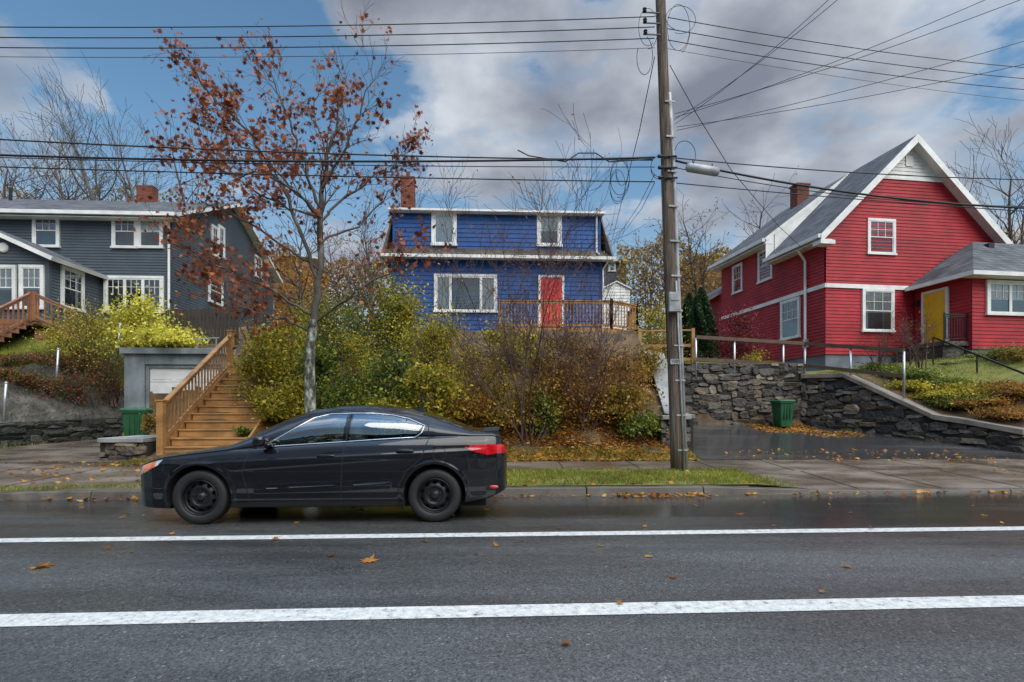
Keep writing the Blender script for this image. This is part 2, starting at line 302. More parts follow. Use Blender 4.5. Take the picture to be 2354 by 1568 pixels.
strip('road_marking',3.43,3.64,-120,120,0,M['line'],2,2,flat=.004,kind='structure')
strip('pavement',8.45,11.85,-30,30,.012,M['walk'],200,14,kind='structure')
# verge with a slanted, ragged end
nxv,nvv=90,8; ss_=np.linspace(0,1,nxv); vs=np.linspace(8.47,10.25,nvv); Xv=np.zeros((nvv,nxv)); Vv=np.zeros((nvv,nxv))
for j in range(nvv):
    x1=4.25+.25*math.sin(j*2.1)-(vs[j]-8.47)*.05; Xv[j]=-5.0+(x1+5.0)*ss_; Vv[j]=vs[j]
Yv=Vv+TS*Xv; Zv=Hf(Xv,Yv)+.024; I=np.arange(Xv.size).reshape(Xv.shape)
mk('grass_verge',mesh_np('grass_verge',np.stack([Xv,Yv,Zv],-1).reshape(-1,3),np.stack([I[:-1,:-1],I[:-1,1:],I[1:,1:],I[1:,:-1]],-1).reshape(-1,4),[M['grass']],smooth=True),kind='structure')
mb=MB()
xk=np.concatenate([np.arange(-30,-8,1.83),np.arange(-8,8,1.83),np.arange(8,31,1.83)])
for a,b in zip(xk[:-1],xk[1:]):
    kf=lambda q: float(np.interp(q,KX,KZ))+.016
    ka=kf(a); kb=kf(b)
    b2=b-.012; P=[(a,8.26+TS*a,-.05),(b2,8.26+TS*b2,-.05),(b2,8.46+TS*b2,-.05),(a,8.46+TS*a,-.05),(a,8.30+TS*a,ka),(b2,8.30+TS*b2,kb),(b2,8.46+TS*b2,kb),(a,8.46+TS*a,ka)]
    mb.hexa(P)
mb.obj('kerb',[M['kerb']],kind='structure',bevel=.02)
mb=MB()
for x in list(np.arange(-14,14.5,1.5)):
    for (v0,v1) in ((10.3,11.8),):
        mb.add([(x-.012,v0+TS*x,hz(x,v0+TS*x)+.018),(x+.012,v0+TS*x,hz(x,v0+TS*x)+.018),(x+.012,v1+TS*x,hz(x,v1+TS*x)+.018),(x-.012,v1+TS*x,hz(x,v1+TS*x)+.018)],[(0,1,2,3)])
for x0 in (5.6,7.0,8.4,9.8,11.2,-8,-9.5,-11):
    mb.add([(x0-.015,8.5+TS*x0,hz(x0,8.5+TS*x0)+.018),(x0+.015,8.5+TS*x0,hz(x0,8.5+TS*x0)+.018),(x0+.015,10.25+TS*x0,hz(x0,10.25+TS*x0)+.018),(x0-.015,10.25+TS*x0,hz(x0,10.25+TS*x0)+.018)],[(0,1,2,3)])
mb.obj('pavement_joints',[M['mortar']],kind='structure')
def patch(name,poly,mat,off,n=30):
    a,b,c,d=[np.array(p,float) for p in poly]; s=np.linspace(0,1,n)[None,:,None]; t=np.linspace(0,1,n)[:,None,None]
    P=(a*(1-s)+b*s)*(1-t)+(d*(1-s)+c*s)*t
    Z=Hf(P[...,0],P[...,1])+off; V=np.concatenate([P,Z[...,None]],-1).reshape(-1,3); I=np.arange(n*n).reshape(n,n)
    Fq=np.stack([I[:-1,:-1],I[:-1,1:],I[1:,1:],I[1:,:-1]],-1).reshape(-1,4)
    return mk(name,mesh_np(name,V,Fq,[mat],smooth=True),kind='structure')
patch('driveway',[(4.25,12.05),(13.0,12.5),(9.55,17.65),(4.25,17.5)],M['drive'],.02)
patch('driveway',[(-14.2,11.1),(-8.3,11.4),(-8.3,16.6),(-11.75,16.4)],M['walk'],.02)
# ---------------------------------------------------------------- scatter
def leaves_np(pos,size,shape,flat=0.0,fold=.25):
    n=len(pos); k=len(shape); sh=np.asarray(shape,float)
    N=rng.normal(size=(n,3)); N[:,2]=N[:,2]*(1-flat)+flat*3*np.sign(N[:,2]+1e-9); N/=np.linalg.norm(N,axis=1)[:,None]
    T=rng.normal(size=(n,3)); A=np.cross(N,T); A/=np.linalg.norm(A,axis=1)[:,None]; B=np.cross(N,A)
    sz=(size if np.ndim(size) else np.full(n,size))[:,None,None]
    V=pos[:,None,:]+sz*(A[:,None,:]*sh[None,:,0:1]+B[:,None,:]*sh[None,:,1:2]+N[:,None,:]*(np.abs(sh[None,:,0:1])*fold))
    return V.reshape(-1,3),np.arange(n*k).reshape(n,k)
RH=[(0,-.5),(.3,0),(0,.5),(-.3,0)]
LOB=[(0,-.55),(.12,-.2),(.42,-.3),(.3,-.05),(.55,.12),(.26,.14),(.3,.42),(.1,.28),(0,.6),(-.1,.28),(-.3,.42),(-.26,.14),(-.55,.12),(-.3,-.05),(-.42,-.3),(-.12,-.2)]
def tubes(segs):
    Vs=[];Fs=[];o=0
    for P,r,n in segs:
        P=np.asarray(P,float); r=np.asarray(r,float); k=len(P)
        D=np.gradient(P,axis=0); D/=np.linalg.norm(D,axis=1)[:,None]+1e-9
        ref=np.array([.31,.2,.93]) if abs(D[:,2]).mean()<.8 else np.array([1,.1,.05])
        A=np.cross(D,ref); A/=np.linalg.norm(A,axis=1)[:,None]+1e-9; B=np.cross(D,A)
        t=2*np.pi*np.arange(n)/n
        V=P[:,None,:]+r[:,None,None]*(A[:,None,:]*np.cos(t)[None,:,None]+B[:,None,:]*np.sin(t)[None,:,None])
        I=np.arange(k*n).reshape(k,n); J=np.roll(I,-1,axis=1)
        Fs.append(np.stack([I[:-1],J[:-1],J[1:],I[1:]],-1).reshape(-1,4)+o); Vs.append(V.reshape(-1,3)); o+=k*n
    return np.concatenate(Vs),np.concatenate(Fs)
def grow(segs,tips,p,d,L,r,lv,mx,st=.22,wig=.16,up=.05,ang=(.45,.9),nc=(3,6),shr=(.5,.75),rmin=.006):
    n=max(3,int(L/st)); P=[p];dd=d/np.linalg.norm(d); rr=[r]
    for i in range(n):
        dd=dd+rng.normal(size=3)*wig; dd[2]+=up; dd/=np.linalg.norm(dd)
        P.append(P[-1]+dd*L/n); rr.append(max(rmin,r*(1-.75*(i+1)/n)))
    segs.append((P,rr,[9,6,5,4,3,3][min(lv,5)]))
    if lv>=mx: tips.append((np.array(P[-1]),np.array(P[len(P)//2]))); return
    k=rng.integers(nc[0],nc[1]+1)
    for j in range(k):
        i=int(len(P)*(.25+.75*(j+rng.random()*.8)/k)); i=min(max(i,1),len(P)-1)
        base=np.array(P[i]); dr=np.array(P[i])-np.array(P[i-1]); dr/=np.linalg.norm(dr)
        a=rng.uniform(*ang); s=rng.normal(size=3); s-=s.dot(dr)*dr; s/=np.linalg.norm(s)
        nd_=dr*math.cos(a)+s*math.sin(a)
        grow(segs,tips,base,nd_,L*rng.uniform(*shr),rr[i]*.65,lv+1,mx,st,wig,up,ang,nc,shr,rmin)
def mktree(name,label,cat,base,segs,mat,pos=None,size=.1,lmat=None,shape=RH,group=None,part='crown',limbs=None,lmt=None):
    e=empty(name,label,cat,tuple(base))
    if group: e['group']=group
    b=np.array(base)
    V,Fa=tubes(segs); mk('trunk' if cat=='tree' else 'branches',mesh_np('trunk',V-b,Fa,[mat],smooth=True),e)
    if limbs:
        V,Fa=tubes(limbs); mk('branches',mesh_np('branches',V-b,Fa,[lmt],smooth=True),e)
    if pos is not None and len(pos):
        V,Fa=leaves_np(np.asarray(pos)-b,size,shape); mk(part,mesh_np(part,V,Fa,[lmat]),e)
    return e
def main_tree():
    D=11.4; base=np.array(at(716,1060,D)); base[2]=hz(base[0],base[1])-.05
    segs=[];tips=[];tr=[]
    yy=lambda b: b if b>300 else 300-(300-b)*.83
    xx=lambda a: a if a>725 else 725-(725-a)*.93
    def pl(pts,r0,r1,lv=1,ns=8,sub=True,dst=None):
        P=[np.array(at(xx(a),yy(b),D+c)) for a,b,c in pts]
        Q=[];
        for i in range(len(P)-1):
            for t in np.linspace(0,1,5)[:-1]: Q.append(P[i]*(1-t)+P[i+1]*t)
        Q.append(P[-1]); Q=np.array(Q); Q[1:-1]+=rng.normal(size=(len(Q)-2,3))*.03
        rr=np.linspace(r0,r1,len(Q))*.78; (segs if dst is None else dst).append((Q,rr,ns))
        if sub:
            k=len(Q)
            for i in range(max(2,k//5),k):
                if rng.random()<.95:
                    dr=Q[min(i+1,k-1)]-Q[i-1]; dr/=np.linalg.norm(dr); s=rng.normal(size=3)*np.array([.9,1.2,1]); s-=s.dot(dr)*dr; s/=np.linalg.norm(s)
                    a=rng.uniform(.4,.9); grow(segs,tips,Q[i],dr*math.cos(a)+s*math.sin(a)+np.array([0,0,.2]),rng.uniform(.35,.82),rr[i]*.42,2,4,.12,.14,.06,(.4,.9),(2,4),(.45,.7),.0036)
            grow(segs,tips,Q[-1],Q[-1]-Q[-3],.36,r1,3,4,.1,.12,.05,(.3,.7),(2,3),(.5,.7),.0036)
    P0=[base]+[np.array(at(a,b,D)) for a,b in ((714,960),(712,860),(713,800),(722,735))]
    tr.append((np.array(P0),np.array([.145,.118,.105,.098,.092]),14))
    pl([(722,737,0),(733,620,.05),(738,500,.0),(742,430,.1),(757,340,.1),(778,250,.2),(792,180,.2)],.108,.012,1)
    pl([(729,640,0),(690,530,.2),(640,430,.3),(600,360,.2),(560,300,.1),(500,240,0),(440,170,0),(408,100,.1)],.055,.01)
    pl([(738,480,0),(705,400,-.3),(665,300,-.5),(640,210,-.5),(605,140,-.4)],.042,.01)
    pl([(742,430,0),(795,340,-.3),(838,230,-.4),(858,100,-.3)],.04,.008)
    pl([(738,510,0),(800,450,.3),(870,400,.4),(915,375,.5),(940,350,.4)],.038,.01)
    pl([(722,725,0),(640,680,-.4),(560,640,-.7),(480,610,-.8),(410,570,-.8)],.038,.01)
    pl([(722,745,0),(790,690,-.3),(850,655,-.4),(900,620,-.4),(935,600,-.5)],.036,.01)
    pl([(733,620,0),(640,560,.4),(540,500,.7),(470,470,.8),(415,500,.7)],.04,.01)
    pl([(720,760,0),(650,735,.4),(560,715,.7),(480,690,.7),(430,650,.6)],.036,.01)
    pl([(736,560,0),(820,520,.5),(875,470,.9),(900,440,1)],.034,.01)
    pl([(738,500,0),(670,430,.9),(600,360,1.3),(530,330,1.5),(460,260,1.5)],.038,.01)
    pl([(738,500,0),(690,450,-.9),(600,400,-1.2),(520,400,-1.3),(450,380,-1.3)],.038,.01)
    pl([(742,440,0),(750,350,.8),(720,250,1.1),(735,160,1.1)],.034,.008)
    pl([(738,500,0),(660,480,.3),(560,430,.2),(480,380,.1),(440,300,.1)],.034,.008)
    pos=[]
    for t,mid in tips:
        q=(t[0]/t[1]*F+CX); h=HY-(t[2]-CH)/t[1]*F
        p=.97 if q<690 else (.6 if q<800 else .65)
        if h<200: p*=.55
        if h>420 and q>700 and q<900: p*=.5
        if rng.random()<p:
            for _ in range(rng.integers(2,6)): pos.append(t+(mid-t)*rng.random()*1.8+rng.normal(size=3)*.085-np.array([0,0,.03]))
    pos=np.array(pos)
    mktree('maple_tree','young maple with rust brown leaves and lichen-spotted trunk','tree',base,tr,M['bark_lichen'],pos,rng.uniform(.07,.135,len(pos)),M['rust'],LOB,limbs=segs,lmt=M['bark'])
main_tree()
def btree(px,d,toppy,label,mat='twiggrey',leaf=None,lp=0,spread=1,lsz=.16,mx=5,name='bare_tree',nc=(3,4)):
    b=np.array([(px-CX)/F*d,d,0.]); b[2]=hz(b[0],b[1])-.1; Ht=CH+(HY-toppy)/F*d-b[2]
    segs=[];tips=[]
    n=10; P=[b.copy()];dd=np.array([rng.normal()*.08,0,1.]); L=Ht*.85; r0=Ht*.015; rr=[r0]
    for k in range(n):
        dd=dd+rng.normal(size=3)*.06; dd/=np.linalg.norm(dd); P.append(P[-1]+dd*L/n); rr.append(r0*(1-.85*(k+1)/n)+.01)
    segs.append((P,rr,8))
    for k in range(2,n+1):
        for _ in range(3 if k>3 else 2):
            s=rng.normal(size=3); s[2]=abs(s[2])*.5+.9; s[:2]*=spread; s/=np.linalg.norm(s)
            grow(segs,tips,np.array(P[k]),s,Ht*rng.uniform(.16,.32)*(1.15-.5*k/n),rr[k]*.55,2,mx-1,.4,.13,.06,(.35,.8),nc,(.5,.72),.012)
    pos=None
    if leaf:
        pos=[]
        for t,mid in tips:
            if rng.random()<lp:
                for _ in range(3): pos.append(t+(mid-t)*rng.random()+rng.normal(size=3)*.15)
        pos=np.array(pos)
    mktree(name,label,'tree',b,segs,M[mat],pos,lsz,M[leaf] if leaf else None,RH,group='trees behind the houses')
btree(285,36,195,'tall leafless tree rising behind the grey house',nc=(3,5))
btree(215,38,240,'tall leafless tree with pale twigs behind the grey house')
btree(370,37,250,'tall leafless tree rising behind the grey house')
btree(60,38,310,'leafless tree with a few olive leaves behind the grey house','twig','golden',.3,spread=1.3)
btree(-40,38,330,'leafless tree with a few olive leaves behind the grey house','twig','golden',.3,mx=4,spread=1.3)
btree(140,37,340,'leafless tree with a few olive leaves behind the grey house','twig','golden',.3,spread=1.3)
btree(440,37,330,'leafless tree rising behind the grey house','twiggrey',mx=4,spread=1.3)
btree(690,34,470,'autumn tree with thin brown leaves beside the blue house','twig','orange',.45,mx=4,spread=1.3,name='autumn_tree')
btree(800,33,500,'autumn tree with thin orange leaves beside the blue house','twig','orange',.45,mx=4,spread=1.4,name='autumn_tree')
btree(870,36,480,'autumn tree with thin brown leaves beside the blue house','twig','golden',.4,mx=4,spread=1.3,name='autumn_tree')
btree(1000,40,430,'leafless tree top above the blue house roof',mx=4)
btree(1235,40,430,'leafless tree top above the blue house roof',mx=4)
btree(1490,35,530,'autumn tree with yellow brown leaves between the blue and red houses','twig','golden',.8,mx=4,spread=1.5,name='autumn_tree')
btree(1560,34,500,'autumn tree with golden leaves between the blue and red houses','twig','golden',.8,mx=4,spread=1.5,name='autumn_tree')
btree(1640,36,445,'autumn tree with golden leaves between the blue and red houses','twig','golden',.8,mx=4,spread=1.5,name='autumn_tree')
btree(1600,33,540,'autumn tree with golden leaves between the blue and red houses','twig','golden',.9,mx=4,spread=1.5,name='autumn_tree')
btree(1740,42,430,'leafless tree rising behind the red house roof','twig','golden',.3,mx=4,spread=1.3)
btree(2290,36,350,'leafless tree rising behind the red house','twig',spread=1.5)
btree(2380,35,370,'leafless tree rising behind the red house','twig',mx=4,spread=1.4)
btree(2200,40,380,'leafless tree rising behind the red house','twig',mx=4,spread=1.4)
def far_mass(name,pxs,d,top,lm,n,label):
    pos=[]
    for _ in range(n):
        px=rng.uniform(*pxs); dd=d+rng.normal()*2; x=(px-CX)/F*dd; g=hz(x,dd); zt=CH+(HY-top)/F*dd+math.sin(px*.05)*.5+math.sin(px*.021+1)*.6
        pos.append((x,dd,g+(zt-g)*rng.random()**.7))
    V,Fa=leaves_np(np.array(pos),rng.uniform(.12,.3,n),RH); mk(name,mesh_np(name,V,Fa,[M[lm]]),kind='stuff',label=label,category='hedge')
far_mass('distant_woodland',(560,930),38,590,'orange',10000,'autumn woodland undergrowth behind the gardens')
far_mass('distant_woodland',(1420,1760),40,565,'golden',14000,'golden brown woodland undergrowth behind the gardens')
far_mass('distant_woodland',(-150,420),42,450,'golden',9000,'dull olive woodland behind the grey house')
far_mass('distant_woodland',(2150,2500),44,520,'golden',5000,'dull olive woodland behind the red house')
n=22000; pos=np.stack([rng.uniform(-70,70,n),rng.normal(-18,1.5,n),np.zeros(n)],-1); pos[:,2]=rng.random(n)**.8*(8+2.2*np.sin(pos[:,0]*.35)+1.6*np.sin(pos[:,0]*.9+2))
V,Fa=leaves_np(pos,rng.uniform(.5,1.1,n),RH); mk('distant_woodland',mesh_np('distant_woodland',V,Fa,[M['cedar']]),kind='stuff',label='unseen treeline added behind the camera to darken car reflections',category='hedge')  # foliage added out of view so the car paint mirrors something dark
def shrub(px,d,wpx,toppy,lm,label,n=3500,lsz=.075,stem='twig',nc=16,name='shrub',lift=.0,group=None,grnd=None,tight=1.0):
    x=(px-CX)/F*d; g=hz(x,d) if grnd is None else grnd; W=wpx/F*d/2; top=CH+(HY-toppy)/F*d; h=max(.3,top-g)
    base=np.array([x,d,g-.05]); segs=[];cl=[]
    for i in range(nc):
        a=rng.uniform(0,2*math.pi); r=rng.random()**.5; zz=rng.uniform(.2+lift,1)*h*.86; rad=math.sqrt(max(.05,1-((zz/h-.42)/.62)**2))
        c=np.array([x+math.cos(a)*r*W*.85*rad,d+math.sin(a)*r*W*.75*rad,g+zz]); cl.append(c)
        mid=(base+c)/2+np.array([0,0,h*.1])+rng.normal(size=3)*.06
        segs.append((np.array([base+rng.normal(size=3)*[.1,.1,0],mid,c]),[.014,.010,.005],4))
        for _ in range(4):
            t=c+rng.normal(size=3)*[W*.32,W*.32,h*.22]+[0,0,h*.15]; segs.append((np.array([mid*.3+c*.7,(c+t)/2,t]),[.005,.004,.0025],3))
    cl=np.array(cl); k=rng.integers(0,nc,n)
    s=np.array([W*.26,W*.26,h*.14])*rng.uniform(.5,1.5,(nc,1))*tight
    pos=cl[k]+rng.normal(size=(n,3))*s[k]
    ok=pos[:,2]>Hf(pos[:,0],pos[:,1]); pos=pos[ok]
    return mktree(name,label,'shrub',base,segs,M[stem],pos,rng.uniform(.6,1.4,len(pos))*lsz,M[lm],RH,group=group,part='foliage')
G='shrubs covering the bank below the blue house'
SH=[(600,13.9,140,785,'yg'),(655,14.6,160,735,'yg'),(635,13.3,110,890,'yg'),(700,13.4,150,850,'yg'),(740,13.6,120,800,'green'),(760,15.6,180,690,'green'),(860,16.2,200,625,'green'),(905,16.4,130,665,'yg'),
(800,14.2,180,765,'yg'),(790,13.0,170,870,'green'),(900,13.4,180,800,'green'),(975,14.8,190,715,'yg'),(1040,15.6,170,735,'yg'),(1000,13.2,180,845,'yg'),
(1100,14.3,190,775,'olive'),(1120,13.3,160,870,'olive'),(1170,15.8,150,750,'yg'),(1260,13.9,180,815,'orange'),(1235,13.4,130,885,'olive'),(1340,14.6,180,785,'orange'),(1350,13.6,150,870,'orange'),
(1425,14.0,150,815,'orange'),(1440,13.6,110,890,'olive'),(1470,13.2,90,945,'green'),(900,12.9,150,920,'yg'),(680,13.0,110,915,'yg'),(1470,15.4,110,800,'olive'),(1080,13.1,100,915,'orange'),(700,16.5,160,710,'yg'),(1250,13.1,70,910,'green'),(1290,15.4,150,775,'olive')]
LB={'yg':'dense shrub with yellow green autumn leaves on the bank','green':'dense green leaved shrub on the bank','olive':'shrub with olive and yellow leaves on the bank','orange':'shrub with orange brown leaves on the bank','redgreen':'low shrub with green and red leaves on the bank'}
for i,a in enumerate(SH): shrub(*a,LB[a[4]],n=3700 if a[0]<1090 else 2700,lsz=(.075,.09,.066)[i%3],group=G,tight=.88)
def bareshrub(px,d,toppy,w,label,ns=9,mat='twigred',leaf='orange',lp=.1,name='bare_shrub',mx=4,rm=.003,r0=.024):
    b=np.array([(px-CX)/F*d,d,0.]); b[2]=hz(b[0],b[1])-.05; h=CH+(HY-toppy)/F*d-b[2]; segs=[];tips=[]
    for i in range(ns):
        a=(i+.5)/ns*2-1; dd=np.array([a*w,rng.normal()*.25,1.]); dd/=np.linalg.norm(dd); n=12;P=[b+rng.normal(size=3)*[.14,.12,0]];Ln=h*rng.uniform(.65,1.0)/max(.75,dd[2]);rr=[r0]
        for k in range(n): dd=dd+rng.normal(size=3)*.09; dd[2]+=.04; dd/=np.linalg.norm(dd); P.append(P[-1]+dd*Ln/n); rr.append(r0*(1-.85*(k+1)/n))
        segs.append((P,rr,6))
        for k in range(4,n+1):
            for _ in range(2):
                s=rng.normal(size=3)*.8; s[2]=abs(s[2])+.5; grow(segs,tips,np.array(P[k]),s,h*rng.uniform(.12,.24),rr[k]*.5,3,mx+1,.12,.12,.05,(.35,.8),(2,4),(.5,.75),rm)
    pos=np.array([t+rng.normal(size=3)*.04 for t,m_ in tips if rng.random()<lp])
    mktree(name,label,'shrub',b,segs,M[mat],pos,.07,M[leaf],RH,part='foliage')
bareshrub(1210,12.75,500,.68,'tall leafless shrub with reddish twigs on the bank',10,lp=.15,rm=.0038,r0=.023)
bareshrub(1350,13.3,680,.5,'leafless shrub with red twigs and last leaves on the bank',6,lp=.3,mx=3,rm=.004)
bareshrub(830,17.5,540,.4,'thin leafless shrub beside the blue house',5,lp=.4,mx=3)
bareshrub(900,17.5,560,.5,'thin leafless shrub beside the blue house',5,lp=.5,mx=3)
bareshrub(590,16.8,600,.5,'leafless hedge shrub with orange leaves by the fence',7,lp=.7,mx=3)
bareshrub(2020,17.5,760,.6,'small leafless red twig shrub by the red house',7,lp=.1,mx=3)
bareshrub(2110,18,730,.5,'small leafless red twig shrub by the red house',7,lp=.1,mx=3)
shrub(325,17.6,130,680,'bright','bright yellow variegated shrub above the garage',n=4500,lsz=.1,nc=26,grnd=3.3)
shrub(365,16.8,170,752,'bright','bright yellow variegated shrub spilling over the garage roof',n=3500,lsz=.1,nc=26,grnd=3.3)
shrub(190,16.9,150,715,'yg','rounded yellow green shrub in front of the grey house',n=6000,lsz=.055,nc=40)
for q,dd,w,t in ((15,15.8,120,835),(85,16.0,120,828),(150,16.3,110,815),(215,16.7,100,802),(255,16.6,60,830),(180,15.9,80,850),(110,15.4,80,868),(45,15.1,90,880),(-5,14.9,80,895)): shrub(q,dd,w,t,'redgreen','trailing shrub with red berries and leaves on the embankment',n=1500,lsz=.055,nc=22,group='trailing shrubs on the embankment',tight=1.1)
shrub(345,12.6,34,955,'olive','small yellowing plant in a planter beside the stairs',n=700,lsz=.05,nc=8,grnd=.85)
shrub(560,12.6,50,1000,'green','small green plant beside the stairs',n=600,lsz=.06,nc=6)
shrub(1700,19.8,100,722,'crimson','crimson japanese maple shrub beside the red house',n=3500,lsz=.07,nc=20,stem='twigred')
shrub(1500,19.5,90,700,'yg','yellow green shrub by the wooden rail',n=2500,lsz=.08)
shrub(1530,18.6,80,760,'olive','olive shrub by the wooden rail',n=1800,lsz=.07)
shrub(2290,17.6,110,800,'green','rounded green shrub beside the garden steps',n=3000,lsz=.05,nc=20)
shrub(2340,17.0,90,822,'olive','rounded olive shrub beside the garden steps',n=2500,lsz=.05,nc=20)
shrub(2330,14.8,150,882,'orange','low orange brown shrub on the garden slope',n=5500,lsz=.055,nc=34)
shrub(2290,15.3,110,902,'orange','low orange brown shrub on the garden slope',n=3500,lsz=.055,nc=26)
GG='low planting on the garden slope'
for q,dd,w,t,l in ((2020,17.6,80,848,'green'),(2050,17.2,100,850,'green'),(2100,16.8,120,852,'green'),(2150,16.3,130,868,'green'),(2190,15.9,130,886,'yg'),(2230,15.5,130,900,'yg'),(2140,15.6,110,898,'yg'),(2260,14.7,120,930,'orange'),(2190,15.2,100,920,'green'),(2320,13.9,110,952,'orange'),(2235,14.9,90,935,'green'),(2090,16.1,80,885,'yg')):
    shrub(q,dd,w,t,l,{'green':'low green ground cover on the garden slope','yg':'low yellow green ground cover on the garden slope','orange':'low orange ground cover on the garden slope'}[l],n=2900,lsz=.065,nc=22,group=GG)
shrub(1730,18.1,60,805,'yg','small yellow green plant above the stone wall',n=700,lsz=.05,nc=8)
def cedar(px,d,w,toppy):
    x=(px-CX)/F*d; g=hz(x,d); h=CH+(HY-toppy)/F*d-g; n=9000; t=rng.random(n)**.8; a=rng.uniform(0,2*math.pi,n); W=w/F*d/2
    r=W*np.power(1-t,.6)*(.75+.3*np.sin(a*5+t*9))*rng.uniform(.5,1,n)**.5
    pos=np.stack([x+np.cos(a)*r,d+np.sin(a)*r,g+.1+t*h],-1)
    mktree('cedar_tree','dark green cedar tree behind the wooden rail','tree',np.array([x,d,g]),[(np.array([[x,d,g],[x,d,g+h*.9]]),[.08,.02],6)],M['bark'],pos,.11,M['cedar'])
cedar(1612,20.5,95,668); cedar(1585,21.5,70,680)
def scatter(name,regions,mat,shape,size,flat,lift,label,cat):
    P=[]
    for (x0,x1,v0,v1,n) in regions:
        x=rng.uniform(x0,x1,n); v=rng.uniform(v0,v1,n); y=v+TS*x; z=np.where(v<8.3,0,np.where(v<8.46,.13,Hf(x,y))); P.append(np.stack([x,y,z+lift],-1))
    P=np.concatenate(P); sz=rng.uniform(.6,1.3,len(P))*size; V,Fa=leaves_np(P,sz,shape,flat,.35); V[:,2]=np.maximum(V[:,2],.008)
    return mk(name,mesh_np(name,V,Fa,[mat]),kind='stuff',label=label,category=cat)
scatter('fallen_leaves',[(-.5,4.1,11.7,13.6,6200),(-6,4.1,12.2,14,2200),(-.3,4.3,8.5,10.3,300),(-6,-4.5,8.5,10.3,60),(-14,-8,10,13,160),(5,11,11.5,13,160),(7.5,9.4,15.6,17.2,1100),(8.5,10.2,14.8,15.8,200),(-12,12,8.05,8.28,260),(1.6,3.0,7.95,8.28,90),(-8.3,-6.5,11.3,12.1,150),(9,14,9,12,90),(-9,-5,8.9,11.5,90)],M['litter'],LOB,.085,.9,.03,'brown and orange fallen leaves on the bank and pavement','fallen leaves')
scatter('road_leaves',[(-8,10,4,8,80),(-6,7,1.5,4,12)],M['litter'],LOB,.07,.97,.012,'scattered orange fallen leaves on the wet road','fallen leaves')
scatter('road_leaves',[(-1.36,-1.22,4.74,4.78,2),(-1.65,-1.6,4.93,4.95,1),(-3.95,-3.8,4.7,4.75,2),(2.8,2.9,6.65,6.68,1)],M['litter'],LOB,.14,.98,.012,'large orange maple leaves lying on the road','fallen leaves')
def blades(regions):
    P=[]
    for (x0,x1,v0,v1,n,hh) in regions:
        x=rng.uniform(x0,x1,n); v=rng.uniform(v0,v1,n); keep=(np.sin(x*2.3+v)*np.sin(v*3.1-x*1.1)+rng.random(n)*1.6)>.1
        x=x[keep];v=v[keep]; y=v+TS*x; P.append(np.stack([x,y,Hf(x,y)+.02,np.full(len(x),hh)],-1))
    P=np.concatenate(P); n=len(P); a=rng.uniform(0,2*math.pi,n); h=P[:,3]*rng.uniform(.5,1.3,n); w=.006
    d=np.stack([np.cos(a),np.sin(a),0*a],-1); L=rng.normal(size=(n,3))*.4; L[:,2]=0
    B=P[:,:3]; V=np.stack([B-d*w,B+d*w,B+(L*h[:,None])+np.array([0,0,1])*h[:,None]],1).reshape(-1,3)
    mk('verge_grass',mesh_np('verge_grass',V,np.arange(3*n).reshape(n,3),[M['grassb']]),kind='stuff',label='rough autumn grass on verge and garden banks',category='grass')
blades([(-5.0,4.3,8.5,10.25,30000,.06),(4.3,4.7,8.5,9.6,400,.04),(-1,4.2,11.7,12.6,3000,.1),(-8,-5.2,8.55,8.8,900,.05),(-8.2,-6.6,11.4,12.1,1200,.07),(-17,-13.5,16.5,19.5,14000,.09),(-16,-12.5,13.2,16.5,1500,.12),(10,17,15.5,19,9000,.08),(4.3,9,17.5,19.5,5000,.08)])
